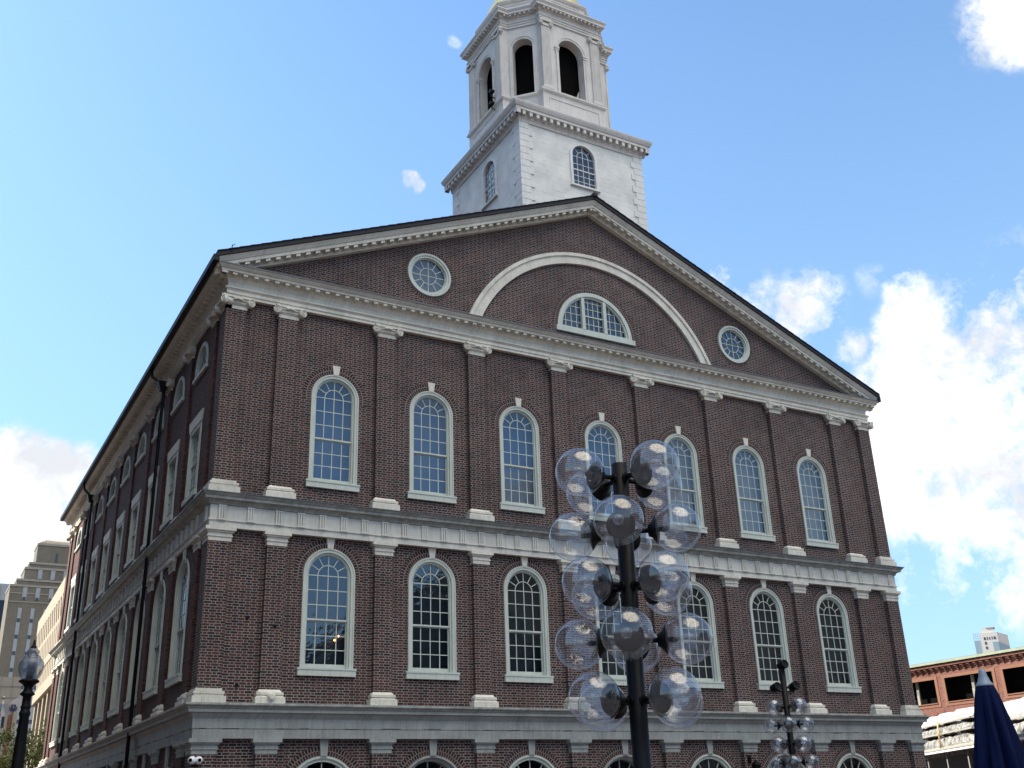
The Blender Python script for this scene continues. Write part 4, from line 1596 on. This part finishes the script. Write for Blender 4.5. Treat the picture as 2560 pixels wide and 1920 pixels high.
def globe_lamp(loc, top, levels, r_, R_, pole_r, label, group, a_diag, a_axis, first):
    root = empty('globe_street_lamp', (loc[0], loc[1], GZ), label, 'street lamp', group)
    root['rotated'] = 1
    p = MB().lathe([(pole_r * 2.2, 0), (pole_r * 2.2, .25), (pole_r * 1.5, .32), (pole_r * 1.12, .5), (pole_r, top - GZ), (pole_r * .7, top - GZ + .004)], 24)
    sub(p, 'pole', 'black_metal', root)
    used = False
    for k, (z, kind) in enumerate(levels):
        aa = a_diag if kind == 'd' else a_axis
        for j in range(4):
            a = R(aa + 90 * j + random.uniform(-1.5, 1.5))
            arm = MB().tube([(pole_r * .8, 0, 0), (R_ - r_ - .01, 0, 0)], .021, 10)
            arm.lathe([(.035, pole_r * .95), (.035, pole_r * .95 + .02)], 14, (0, 0, 0), 'x')
            ao = sub(arm, 'arm', 'black_metal', root)
            ao.location = (0, 0, z - GZ)
            ao.rotation_euler = (0, 0, a)
            gl = first if not used and first.parent is None else None
            if gl is None:
                gl = first.copy()
                COL.objects.link(gl)
                for ch in [q for q in bpy.data.objects if q.parent is first]:
                    d = ch.copy()
                    COL.objects.link(d)
                    d.parent = gl
            used = True
            gl.parent = root
            gl.location = (R_ * math.cos(a), R_ * math.sin(a), z - GZ + random.uniform(-.006, .006))
            gl.rotation_euler = (random.uniform(-.3, .3), random.uniform(-.03, .03), a)
    return root


gp = globe_proto(.20)
globe_lamp((-1.18, -19.37), 4.83, [(4.70, 'd'), (4.245, 'a'), (3.80, 'd'), (3.365, 'a'), (2.915, 'd')], .20, .425, .066, 'tall black post with five tiers of large clear globes, in front of the hall', 'clear globe street lamps', 5, 50, gp)
r2 = globe_lamp((13.70, -5.33), 5.42, [(4.46, 'd'), (4.02, 'a'), (3.555, 'd'), (3.11, 'a')], .20, .43, .074, 'farther globe lamp with three black spotlights at its top, right of the tall globe lamp', 'clear globe street lamps', 0, 45, gp)
for (dx, dy, z, ang) in ((0.02, -.02, 5.50, 25), (-.24, .06, 4.94, -40), (.24, -.10, 4.96, 30)):
    s_ = MB().lathe([(.05, .14), (.09, .12), (.105, .04), (.115, -.10), (.11, -.12), (.09, -.11), (.0, -.10)], 20, (0, 0, 0), 'y')
    s_.tube([(0, .0, 0), (-dx, -dy, -.02 if abs(dx) > .1 else -.2)], .025, 8)
    o_ = sub(s_, 'spotlight', 'black_metal', r2)
    o_.location = (dx, dy, z - GZ)
    o_.rotation_euler = (R(-12), 0, 0)

# acorn lamp at the left
al = empty('acorn_street_lamp', (-4.36, -7.15, GZ), 'black post lamp with a frosted acorn globe and pointed finial, at the far left', 'street lamp')
al['rotated'] = 1
Z = lambda z: z - GZ
sub(MB().lathe([(.20, 0), (.20, .3), (.12, .45), (.10, 1.0), (.088, Z(3.35)), (.072, Z(3.85)), (.085, Z(3.88)), (.085, Z(3.92)), (.068, Z(3.95)), (.068, Z(3.98)), (.08, Z(4.0)), (.066, Z(4.03)), (.062, Z(4.16)), (.11, Z(4.19)), (.115, Z(4.205)), (.07, Z(4.25)), (.06, Z(4.30)), (.075, Z(4.33)), (.12, Z(4.37)), (.155, Z(4.385)), (.155, Z(4.41)), (.13, Z(4.425))], 24), 'post', 'black_metal', al)
sub(MB().lathe([(.12, Z(4.42)), (.165, Z(4.50)), (.19, Z(4.58)), (.195, Z(4.64)), (.185, Z(4.70)), (.15, Z(4.755)), (.125, Z(4.77)), (.13, Z(4.79)), (.11, Z(4.80)), (.082, Z(4.83)), (.095, Z(4.86)), (.09, Z(4.89)), (.05, Z(4.92)), (.04, Z(4.94))], 32), 'globe', 'frosted_globe', al)
sub(MB().lathe([(.05, Z(4.44)), (.06, Z(4.62)), (.055, Z(4.68)), (.02, Z(4.70))], 14), 'lamp_core', 'gutter_metal', al)
sub(MB().lathe([(.05, Z(4.925)), (.045, Z(4.955)), (.018, Z(4.975)), (.026, Z(5.0)), (.012, Z(5.02)), (.018, Z(5.035)), (.004, Z(5.07))], 14), 'finial', 'black_metal', al)

# ------------------------------------------------------------------ folded umbrella
ub = empty('closed_umbrella', (1.99, -20.08, GZ), 'closed navy blue patio umbrella with a grey cone cap, at the lower right', 'umbrella')
ub['rotated'] = 1
vs, fs = [], []
NS, NR = 96, 40
for i in range(NR + 1):
    t_ = i / NR
    z = 3.03 - 1.75 * t_
    r0 = .07 + .135 * min(1, t_ / .38) ** .8 + .03 * t_
    if t_ > .62:
        r0 *= 1 - .25 * (t_ - .62) / .38
    for k in range(NS):
        a = 2 * PI * k / NS
        fold = abs(math.sin(a * 4 + .7 * math.sin(z * 1.7))) ** .7
        fold2 = math.sin(a * 13 + z * 3.1)
        rr = r0 * (1 - .48 * min(1, t_ * 5 + .1) * (1 - fold)) + .011 * fold2 * min(1, t_ * 4)
        vs.append((rr * math.cos(a), rr * math.sin(a), z - GZ))
for i in range(NR):
    for k in range(NS):
        j = (k + 1) % NS
        fs.append((i * NS + k, i * NS + j, (i + 1) * NS + j, (i + 1) * NS + k))
fs.append(tuple(range(NS)))
sub(MB().add(vs, fs, smooth=True), 'canopy', 'navy_cloth', ub)
sub(MB().lathe([(.077, Z(3.02)), (.074, Z(3.035)), (.052, Z(3.06)), (.036, Z(3.11)), (.028, Z(3.15)), (.020, Z(3.162)), (.0, Z(3.165))], 24), 'cap', 'grey_plastic', ub)
sub(MB().tube([(0, 0, 0.05), (0, 0, 2.5)], .022), 'pole', 'steel_white', ub)
sub(MB().lathe([(.32, 0), (.32, .05), (.06, .09), (.04, .3)], 24), 'stand', 'black_metal', ub)

# ------------------------------------------------------------------ warm brick building on the right
mk = empty('market_building', (59, 20, GZ), 'sunlit orange-red brick building with corbelled eaves and dark attic openings, right of the hall', 'building')
XB = 55.0
T_ = 10.70
wins = [(-26.0 + 4.55 * k + .48, -26.0 + 4.55 * k + .48 + 3.73) for k in range(-1, 17)]
off = 19.10 - wins[11][0] if len(wins) > 11 else 0
wins = [(a + off - 4.55 * round(off / 4.55) + (0), b + off - 4.55 * round(off / 4.55)) for a, b in wins]
holes = []
for a, b in wins:
    holes.append([(-a, 8.16), (-a, 9.69), (-b, 9.69), (-b, 8.16)])
    for c0 in (a + .3, (a + b) / 2 + .2):
        holes.append([(-c0, 4.6), (-c0, 6.6), (-c0 - 1.3, 6.6), (-c0 - 1.3, 4.6)])
        holes.append([(-c0, 1.3), (-c0, 3.6), (-c0 - 1.3, 3.6), (-c0 - 1.3, 1.3)])
y0b, y1b = wins[0][0] - .8, wins[-1][1] + .8
q = wall('m', [(-y1b, GZ), (-y0b, GZ), (-y0b, T_), (-y1b, T_)], holes, 'x', XB)
q.xf(M_SIDE)
q.box(XB + 11.9, XB + 12, y0b, y1b, GZ, T_)
q.box(XB + .01, XB + 12, y0b, y0b + .2, GZ, T_)
q.box(XB + .01, XB + 12, y1b - .2, y1b, GZ, T_)
mw = q.build('wall', 'brick_warm', mk)
cb = MB()
ny = int((y1b - y0b) / .50)
for k in range(ny):
    y = y0b + .25 + k * .50
    cb.box(XB - .10, XB, y, y + .11, 10.12, 10.24)
    cb.box(XB - .17, XB, y, y + .17, 10.24, 10.34)
    cb.box(XB - .24, XB, y, y + .25, 10.34, 10.44)
cb.box(XB - .30, XB, y0b, y1b, 10.44, 10.58)
cb.box(XB - .08, XB - .001, y0b, y1b, 10.58, 10.64)
cb.build('corbel_table', 'brick_warm', mk)
cb = MB().box(XB - .42, XB + 12.3, y0b - .3, y1b + .3, 10.64, 10.80)
cb.build('roof_edge', 'copper_green', mk)
cb = MB().hexa([(XB - .2, y0b, 10.8), (XB + 12, y0b, 10.8), (XB + 12, y1b, 10.8), (XB - .2, y1b, 10.8)], [(XB + 3, y0b + 3, 11.3), (XB + 9, y0b + 3, 11.3), (XB + 9, y1b - 3, 11.3), (XB + 3, y1b - 3, 11.3)])
cb.build('roof', 'slate', mk)
cb = MB()
for a, b in wins:
    cb.ring([(-a + .22, 7.9), (-a + .22, 9.88), (-b - .22, 9.88), (-b - .22, 7.9)], [(-a, 8.16), (-a, 9.69), (-b, 9.69), (-b, 8.16)], XB - .03, XB + .02, True)
    cb.box(-b, -a, XB - .08, XB + .5, 8.10, 8.165)
cb.xf(M_SIDE).build('window_surround', 'terracotta', mk)
for a, b in wins:
    q = MB().box(XB + .9, XB + .95, a - .1, b + .1, 7.9, 9.9)
    q.box(XB + .02, XB + .9, a - .1, a - .05, 8.1, 9.75)
    q.box(XB + .02, XB + .9, b + .05, b + .1, 8.1, 9.75)
    q.box(XB + .02, XB + .9, a - .1, b + .1, 9.7, 9.75)
    w_ = q.build('attic_opening', 'dark_void', mk)
    p = MB().box(XB + .35, XB + .5, (a + b) / 2 - .1, (a + b) / 2 + .1, 8.16, 8.85)
    p.build('post', 'limestone_pale', w_)
    MB().box(XB + .38, XB + .5, (a + b) / 2 - .1, (a + b) / 2 + .1, 8.85, 9.69).build('post_top', 'granite', w_)
    for c0 in (a + .3, (a + b) / 2 + .2):
        for z0, z1 in ((4.6, 6.6), (1.3, 3.6)):
            q = MB().box(XB + .12, XB + .16, c0 - .05, c0 + 1.35, z0 - .05, z1 + .05)
            w_ = q.build('window', 'office_glass', mk)
            MB().box(XB + .06, XB + .10, c0 + .62, c0 + .68, z0, z1).box(XB + .06, XB + .10, c0, c0 + 1.3, (z0 + z1) / 2 - .03, (z0 + z1) / 2 + .03).build('frame', 'steel_white', w_)
q = MB().box(XB + 3.0, XB + 6, 11.0, 18.2, 10.9, 11.55).box(XB + 2.9, XB + 6.1, 10.9, 18.3, 11.55, 11.62)
q.build('roof_monitor', 'limestone_pale', mk)

# ------------------------------------------------------------------ low shed with wrapped bundles on its roof
sh = local_empty('market_shed', (42.0, 14.6, GZ), math.atan2(-.849, -.529), 'low dark shed with a pale roof edge beyond the right corner of the hall', 'shed')
# local +x runs along the front edge towards the viewer's right, local +y away from the viewer
EZ = 4.50 - GZ
q = MB().box(-7, 22, -.05, .10, EZ - .16, EZ + .02)
sub(q, 'roof_edge', 'steel_white', sh)
sub(MB().box(-7, 22, -.08, -.052, EZ - .05, EZ + .03), 'edge_trim', 'limestone_pale', sh)
sub(MB().hexa([(-7, .1, EZ - .1), (22, .1, EZ - .1), (22, 7, EZ + .3), (-7, 7, EZ + .3)], [(-7, .1, EZ), (22, .1, EZ), (22, 7, EZ + .4), (-7, 7, EZ + .4)]), 'roof', 'steel_white', sh)
q = MB().box(-7, 22, 1.4, 1.5, 0, EZ - .1)
sub(q, 'front', 'dark_backing', sh)
for k in range(10):
    sub(MB().box(-6.5 + k * 3, -6.35 + k * 3, .3, .45, 0, EZ - .15), 'post', 'granite', sh)
q = MB()
for k in range(40):
    q.box(-6.8 + k * .72, -6.68 + k * .72, .1, 1.4, EZ - .26, EZ - .16)
sub(q, 'rafters', 'granite', sh)


def bundle(x0, x1, z0, h, lab, seed, mat='plastic_sheet', y0=.25, y1=2.6):
    rnd = random.Random(seed)
    o_ = local_empty('wrapped_bundle', (sh.location.x + (-.529) * x0 + .849 * 1.0 * 0, sh.location.y - .849 * x0, 4.50 + z0), math.atan2(-.849, -.529), lab, 'bundle', 'plastic-wrapped bundles stored on the shed roof')
    L_ = x1 - x0
    nx, ny_, nz_ = 26, 6, 6
    vs, fs = [], []

    def lump(x, y, z):
        return .07 * math.sin(x * 2.3 + seed) + .05 * math.sin(x * 5.1 + z * 4 + seed * 2) + rnd.uniform(-.03, .03)
    prof = [(y0, 0), (y0 - .03, h * .3), (y0 + .02, h * .6), (y0 + .1, h * .9), (y0 + .5, h), ((y0 + y1) / 2, h * 1.04), (y1 - .2, h), (y1, h * .5), (y1, 0)]
    for i in range(nx + 1):
        x = L_ * i / nx
        taper = min(1, .55 + min(i, nx - i) * .22)
        for (py, pz) in prof:
            vs.append((x + rnd.uniform(-.03, .03), py + lump(x, py, pz) * .6, pz * taper + (lump(x, py, pz) if pz > .1 else 0)))
    m_ = len(prof)
    for i in range(nx):
        for k in range(m_ - 1):
            fs.append((i * m_ + k, i * m_ + k + 1, (i + 1) * m_ + k + 1, (i + 1) * m_ + k))
    fs.append(tuple(range(m_)))
    fs.append(tuple(range(nx * m_, nx * m_ + m_)))
    sub(MB().add(vs, fs), 'sheeting', mat, o_)
    sub(MB().box(-.1, L_ + .1, y0 - .14, y0 - .06, h * .02, h * .02 + .07), 'batten', 'limestone_pale', o_)
    return o_


bundle(-3.5, 7.2, .02, .62, 'long wrapped bundle at the bottom of the stack, left of the umbrella', 1, 'plastic_grey')
bundle(-3.3, 7.0, .70, .48, 'grey wrapped bundle in the middle of the stack, left of the umbrella', 2, 'plastic_grey', .3, 2.5)
bundle(-2.6, 6.9, 1.20, .52, 'white wrapped bundle topmost of the stack, left of the umbrella', 3, 'plastic_sheet', .35, 2.4)
bundle(8.6, 18.5, .02, .62, 'grey wrapped bundle at the bottom of the stack, right of the umbrella', 4, 'plastic_grey')
bundle(8.8, 18.2, .70, .85, 'white wrapped bundle topmost of the stack, right of the umbrella', 5, 'plastic_sheet', .35, 2.4)
o_ = local_empty('wooden_prop', (42.0 - .529 * 2.9, 14.6 - .849 * 2.9, 4.5), math.atan2(-.849, -.529), 'yellow timber prop leaning against the wrapped bundles', 'prop')
sub(MB().tube([(0, -.02, .02), (-.25, .12, 1.35)], .045, 6), 'pole', 'wood_yellow', o_)
sub(MB().box(-.32, -.1, .0, .06, .68, .75), 'clamp', 'wood_yellow', o_)

# ------------------------------------------------------------------ far white tower on the right
wt = local_empty('white_tower', (575.0, 400, GZ), math.atan2(-.806, .592), 'distant white high-rise with a glass corner above the brick roof', 'building')
zz = lambda z: z - GZ
sub(MB().box(-6.1, 3.8, 0, 18, 0, zz(96.6)), 'wall', 'white_panel', wt)
sub(MB().hexa([(3.81, 0, 0), (9.6, 5, 0), (9.6, 18, 0), (3.81, 18, 0)], [(3.81, 0, zz(96.6)), (9.6, 5, zz(94.8)), (9.6, 18, zz(94.8)), (3.81, 18, zz(96.6))]), 'side_wing', 'white_panel', wt)
sub(MB().box(-4.6, 2.0, 2, 15, zz(96.6), zz(99.8)).box(-2.2, 3.2, 1.6, 12, zz(99.8), zz(100.2)).box(2.0, 2.3, 2, 2.3, zz(99.9), zz(102.4)), 'penthouse', 'white_panel', wt)
sub(MB().box(-9.9, -6.11, 1, 18, 0, zz(92.5)), 'glass_stair', 'pale_blue_glass', wt)
q = MB()
for k in range(4):
    q.box(-9.9 + k * 1.2, -9.7 + k * 1.2, 1, 1.3, zz(92.5), zz(97.2 - k * .3))
for z in (93.6, 95.0, 96.3):
    q.box(-9.9, -6.12, 1, 1.25, zz(z), zz(z + .25))
sub(q, 'roof_screen', 'strip_grey', wt)
sub(MB().box(.4, 3.79, -.35, -.01, 0, zz(90.8)), 'glass_front', 'pale_blue_glass', wt)
sub(MB().hexa([(3.9, -.30, 0), (9.4, 4.4, 0), (9.4, 4.8, 0), (3.9, -.1, 0)], [(3.9, -.30, zz(90.8)), (9.4, 4.4, zz(88.0)), (9.4, 4.8, zz(88.0)), (3.9, -.1, zz(90.8))]), 'glass_side', 'pale_blue_glass', wt)
for x, z, w_ in ((-4.2, 92.4, 1.1), (-2.4, 92.4, .5), (-1.1, 92.4, .5), (.3, 92.4, .5), (1.5, 92.4, 1.1), (-4.1, 89.6, 1.1), (-4.0, 86.8, 1.1)):
    sub(MB().box(x, x + w_, -.1, -.01, zz(z), zz(z + 1.6)), 'window', 'office_glass', wt)

# ------------------------------------------------------------------ left background
# concrete civic building
ch = empty('concrete_city_building', (15, 69, GZ), 'sunlit tan concrete civic building with rows of fins, left of the hall', 'building')
Y0, Y1 = 56.5, 80.5


def sl_(y):
    return 3.45 + (y - 60) * .025


def slab(mb, dx, y0, y1, z0, z1, t_=20.0):
    mb.hexa([(sl_(y0) + dx, y0, z0), (sl_(y1) + dx, y1, z0), (30, y1, z0), (30, y0, z0)], [(sl_(y0) + dx, y0, z1), (sl_(y1) + dx, y1, z1), (30, y1, z1), (30, y0, z1)])


q = MB()
slab(q, 0, Y0, 80.5, 18.85, 20.15)
q.hexa([(sl_(Y0) + .0, Y0, 18.84), (sl_(80) + .0, 80, 18.84), (30, 80, 18.84), (30, Y0, 18.84)], [(sl_(Y0), Y0, 18.85), (sl_(80), 80, 18.85), (30, 80, 18.85), (30, Y0, 18.85)])
slab(q, .12, Y0, 78.6, 17.0, 17.35)
slab(q, .2, Y0, 77.4, 14.9, 15.55)
slab(q, .1, Y0, 76.8, 12.35, 13.3)
slab(q, 4, Y0, 78.5, GZ, 12.35)
q.build('wall', 'concrete_warm', ch)
q = MB()
slab(q, .33, Y0, 79.5, 17.35, 18.84)
slab(q, .68, Y0, 77.6, 15.55, 17.0)
slab(q, .83, Y0, 76.6, 13.3, 14.9)
q.build('window_band', 'office_glass', ch)
for (dx, d2, z0, z1, sp, ye) in ((.02, .34, 17.35, 18.84, 1.5, 79.4), (.10, .70, 15.55, 17.0, 1.3, 77.4), (.25, .85, 13.3, 14.9, 1.3, 76.4)):
    y = Y0 + .2
    while y < ye:
        q = MB().hexa([(sl_(y) + dx + .12, y, z0), (sl_(y) + d2, y, z0), (sl_(y) + d2, y + .75, z0), (sl_(y) + dx + .12, y + .75, z0)],
               [(sl_(y) + dx, y, z1), (sl_(y) + d2, y, z1), (sl_(y) + d2, y + .75, z1), (sl_(y) + dx, y + .75, z1)])
        q.build('fin', 'concrete_warm', ch)
        y += sp
for y in (58, 61.5, 65, 68.5, 72, 75.5):
    MB().box(sl_(y) + .3, sl_(y) + 4.2, y, y + .55, GZ, 12.34).build('column', 'concrete_warm', ch)
for k in range(7):
    MB().box(sl_(60) + 3.9, sl_(60) + 3.99 + .3, 57 + k * 3, 59 + k * 3, 4, 11.2).build('window', 'office_glass', ch)

# stepped stone tower
st_ = empty('stepped_stone_tower', (18, 160, GZ), 'tall tan stepped art-deco stone tower with a hipped roof, behind the concrete civic building', 'building')
q = MB()
steps = [(5.9, 27, GZ, 37.41), (6.72, 26.4, 37.41, 38.39), (7.66, 25.4, 38.39, 40.34), (8.23, 24.8, 40.34, 41.24), (9.10, 24.0, 41.24, 44.39)]
for i, (a, b, z0, z1) in enumerate(steps):
    q.box(a, b, 150 + i * .35, 157 - i * .2, z0, z1)
q.build('wall', 'limestone', st_)
q = MB()
for i, (a, b, z0, z1) in enumerate(steps):
    q.box(a - .08, b + .08, 149.9 + i * .35, 157.1 - i * .2, z1 - .28, z1 + .05)
for z in (36.2, 34.9):
    q.box(6.05, 27, 149.93, 150, z - .15, z)
q.build('string_course', 'limestone_pale', st_)
q = MB().hexa([(9.1, 151.4, 44.44), (24, 151.4, 44.44), (24, 156, 44.44), (9.1, 156, 44.44)], [(10.3, 153, 45.35), (22.8, 153, 45.35), (22.8, 155.5, 45.35), (10.3, 155.5, 45.35)])
for k in range(34):
    x = 9.3 + k * .44
    q.tube([(x, 151.35, 44.48), (10.3 + (x - 9.1) * .84, 152.95, 45.42)], .05, 4)
q.build('roof', 'concrete_warm', st_)
for col_i, x in enumerate((7.45, 9.25, 11.05, 12.9, 14.7, 16.5)):
    q = MB().box(x, x + .52, 149.92, 149.99, 14, 33.9)
    w_ = q.build('window_strip', 'strip_grey', st_)
    q = MB()
    for k in range(8):
        q.box(x + .03, x + .49, 149.88, 149.919, 14.6 + k * 2.45, 15.15 + k * 2.45)
    q.build('pane', 'office_glass', w_)
for x in (7.75, 9.6, 11.5, 13.4, 15.3):
    w_ = MB().box(x, x + .6, 149.92, 149.99, 35.2, 37.05).build('window', 'strip_grey', st_)
    MB().box(x + .08, x + .52, 149.88, 149.919, 35.2, 35.55).build('pane', 'office_glass', w_)
for x in (9.6, 11.45, 13.3, 15.2):
    w_ = MB().box(x, x + .62, 150.6, 150.75, 38.6, 40.1).build('window', 'strip_grey', st_)
MB().box(11.9, 12.2, 151.3, 151.42, 41.6, 42.9).build('window', 'office_glass', st_)

# dark glass tower at the far left edge
dg = empty('dark_glass_tower', (-4, 195, GZ), 'dark blue glass office tower at the far left edge, behind the stone tower', 'building')
MB().box(-14, 8.5, 186, 206, GZ, 41.6).build('wall', 'tower_glass', dg)
MB().box(-14.1, 8.6, 185.9, 206.1, 41.6, 44.6).build('parapet', 'strip_grey', dg)
q = MB()
for k in range(24):
    q.box(-14 + k * .9, -13.85 + k * .9, 185.7, 185.89, 41.7, 44.2)
q.build('louvres', 'limestone_pale', dg)

# lower building behind the flags
lb = empty('panelled_low_building', (-2, 102, GZ), 'low grey panelled building with red brick piers and blue windows, behind the acorn lamp', 'building')
MB().box(-16, 4.55, 95, 108, GZ, 16.95).build('wall', 'limestone_pale', lb)
q = MB()
for z in (16.0, 14.9):
    q.box(-16, 4.56, 94.97, 95, z - .05, z + .05)
for k in range(20):
    q.box(-15.2 + k * 1.05, -15.16 + k * 1.05, 94.97, 95, 14.95, 16.95)
q.build('panel_joint', 'granite', lb)
for k in range(11):
    x = 3.72 - k * 1.75
    MB().box(x, x + .42, 94.9, 95, GZ, 14.5).build('brick_pier', 'brick_warm', lb)
    for zz in (12.0, 9.9, 7.8, 13.6):
        if x - 1.1 > -15:
            MB().box(x - 1.0, x - .3, 94.94, 94.99, zz, zz + (1.25 if zz < 13 else .6)).build('window', 'tower_glass', lb)

# ------------------------------------------------------------------ flags


def flag(x0, x1, z0, y, h, mat, name, label, seed, pole_x, emblem=False):
    o_ = empty(name, (pole_x, y, GZ), label, 'flag')
    o_['rotated'] = 1
    nx, nz_ = 22, 8
    vs, fs = [], []
    for i in range(nx + 1):
        u = i / nx
        for k in range(nz_ + 1):
            w = k / nz_
            x = x0 + (x1 - x0) * u - pole_x
            vs.append((x, .10 * math.sin(u * 7 + w * 1.5 + seed) * (u + .1), z0 - GZ - .32 * u + .05 * math.sin(u * 6 + seed) - h * w * (1 - .15 * u)))
    for i in range(nx):
        for k in range(nz_):
            a = i * (nz_ + 1) + k
            fs.append((a, a + 1, a + nz_ + 2, a + nz_ + 1))
    vs2 = [(p[0], p[1] + .006, p[2]) for p in vs]
    n_ = len(vs)
    sub(MB().add(vs + vs2, fs + [tuple(reversed([i + n_ for i in f])) for f in fs], smooth=True), 'cloth', mat, o_)
    sub(MB().tube([(0.02, 0, 0), (0.02, 0, z0 - GZ + .25)], .03, 8).sphere((0.02, 0, z0 - GZ + .3), .06, 10, 6), 'flagpole', 'steel_white', o_)
    if emblem:
        cx, cz = (x0 + x1) / 2 - pole_x + .03, z0 - GZ - .17 - h * .48
        sub(MB().poly([(cx - .085, cz + .09), (cx + .085, cz + .09), (cx + .085, cz - .02), (cx, cz - .11), (cx - .085, cz - .02)], -.11, .12), 'shield', 'emblem_blue', o_)
        sub(MB().poly([(cx - .02, cz + .05), (cx + .02, cz + .05), (cx + .03, cz - .06), (cx - .03, cz - .06)], -.115, .125), 'figure', 'emblem_gold', o_)
        q_ = MB()
        q_.ring([(cx - .14, cz + .02), (cx - .12, cz - .09), (cx, cz - .15), (cx + .12, cz - .09), (cx + .14, cz + .02)], [(cx - .11, cz + .02), (cx - .10, cz - .07), (cx, cz - .125), (cx + .10, cz - .07), (cx + .11, cz + .02)], -.105, .115)
        sub(q_, 'ribbon', 'emblem_blue', o_)
    return o_


flag(-1.93, -2.64, 7.07, 20, .52, 'flag_white', 'white_flag', 'white flag with a small blue and gold shield blowing behind the acorn lamp post', .5, -1.92, True)
flag(-2.66, -3.35, 6.74, 20.4, .55, 'flag_blue', 'blue_flag', 'light blue flag at the left edge beside the white flag', 2.1, -2.62)

# ------------------------------------------------------------------ trees


def tree(name, loc, h, spread, nleaf, leaf, label, seed, leaf_s=.10, bare=.0):
    rnd = random.Random(seed)
    o_ = empty(name, loc, label, 'tree')
    o_['rotated'] = 1
    tb = MB()
    tips = []

    def grow(p, d, l, r_, dep):
        pts, rs = [p], [r_]
        for k in range(4):
            d = (d + Vector((rnd.uniform(-.16, .16), rnd.uniform(-.16, .16), rnd.uniform(-.04, .12)))).normalized()
            p = p + d * l / 4
            pts.append(p)
            rs.append(r_ * (1 - .12 * (k + 1)))
            if dep >= 2:
                tips.append(p)
        tb.tube(pts, rs, 6 if dep > 1 else 10)
        if dep < 4:
            for _ in range(3 if dep < 3 else 2):
                a = rnd.uniform(0, 2 * PI)
                nd = (d * .75 + Vector((math.cos(a), math.sin(a), rnd.uniform(-.1, .45))) * spread).normalized()
                grow(pts[rnd.choice((2, 3, 4))], nd, l * rnd.uniform(.6, .82), rs[-1] * .62, dep + 1)
    grow(Vector((0, 0, 0)), Vector((0, 0, 1)), h * .36, h * .022, 0)
    sub(tb, 'trunk', 'bark', o_)
    lv = MB()
    vs, fs = [], []
    clumps = [rnd.choice(tips) for _ in range(max(10, nleaf // 30))]
    for i in range(nleaf):
        c = clumps[i % len(clumps)]
        p = c + Vector((rnd.gauss(0, 1), rnd.gauss(0, 1), rnd.gauss(0, .8))) * h * .028
        a = Vector((rnd.uniform(-1, 1), rnd.uniform(-1, 1), rnd.uniform(-1, 1))).normalized()
        b = a.orthogonal().normalized()
        s_ = leaf_s * rnd.uniform(.6, 1.4)
        n_ = len(vs)
        vs += [p - a * s_, p + b * s_ * .45, p + a * s_, p - b * s_ * .45]
        fs.append((n_, n_ + 1, n_ + 2, n_ + 3))
    lv.add(vs, fs)
    sub(lv, 'crown', leaf, o_)
    return o_


tree('street_tree', (-.3, 35, GZ), 8.6, .75, 5200, 'leaf', 'thinly leaved street tree beside the far end of the hall, under the concrete building', 11, .10)
tree('street_tree', (-1.9, 41, GZ), 6.6, .8, 4200, 'leaf', 'lower bushy street tree at the lower left, behind the acorn lamp post', 23, .12)

# ------------------------------------------------------------------ the far side of the square (behind and beside the camera)
# granite market house that the hall's lower windows mirror
gm = empty('granite_market_house', (50, -58, GZ), 'long granite market house behind the camera, facing the brick hall', 'building')
q = MB().box(13, 95, -66, -50, GZ, 12.5)
q.poly([(17, 12.5), (95, 12.5), (95, 25), (40, 25), (32, 21), (27, 18), (22, 14.5)], -66, -51)
q.build('wall', 'dark_granite', gm)
q = MB()
q.lathe([(7, 15), (7, 18), (6.4, 21), (5, 23.4), (3, 24.8), (1, 25.4), (.3, 27)], 32, (44, -58, 7))
q.build('dome', 'lead', gm)
for k in range(16):
    MB().box(15 + k * 5, 17.2 + k * 5, -50.1, -49.95, 3, 7).build('window', 'office_glass', gm)
for i, (x, y, h) in enumerate(((24, -46, 15), (33, -45, 20))):
    tree('plaza_tree', (x, y, GZ), h, .8, 9000, 'leaf_dark', 'dense dark plaza tree behind the camera, the %s of two' % ('shorter taller'.split()[i]), 40 + i, .30)

# unseen brick building added left of the frame, shaped to darken the south wall
sb = empty('added_shade_building', (-26, 11, GZ), 'unseen dark brick building added across the side street to shade the south wall, outside the left of the frame', 'building')
MB().box(-40, -11, -12, 34, GZ, 31).build('wall', 'brick_shell', sb)
for k in range(14):
    for z in (2, 6.5, 11, 15.5):
        MB().box(-11.0, -10.94, -11 + k * 3.2, -9.6 + k * 3.2, z, z + 2.6).build('window', 'office_glass', sb)

# the office tower whose shadow covers the square
sx = Vector((-math.sin(R(SUN_AZ)), math.cos(R(SUN_AZ)), 0))
nn_ = Vector((math.cos(R(SUN_AZ)), math.sin(R(SUN_AZ)), 0))
N1 = 18.9


def twp(t_, n_):
    v = sx * t_ + nn_ * n_
    return (v.x, v.y)


ot = empty('office_tower', twp(125, -16) + (GZ,), 'tall brown granite office tower outside the left of the frame, shading the square', 'building')


def tbox(t0, t1, n0, n1, z0, z1):
    c4 = [twp(t0, n0), twp(t1, n0), twp(t1, n1), twp(t0, n1)]
    return [(p[0], p[1], z0) for p in c4], [(p[0], p[1], z1) for p in c4]


q = MB().hexa(*tbox(105, 140, N1 - 75, N1, GZ, 165))
q.build('wall', 'office_stone', ot)
q = MB()
for k in range(44):
    q.hexa(*tbox(104.9, 140.1, N1 - 75.1, N1 + .02, 5 + k * 3.6, 6.7 + k * 3.6))
q.build('window_band', 'office_glass', ot)

SC.render.engine = 'CYCLES'
SC.cycles.max_bounces = 8
SC.cycles.transparent_max_bounces = 24
SC.cycles.glossy_bounces = 4
for o_ in bpy.data.objects:
    if 'rotated' in o_:
        del o_['rotated']
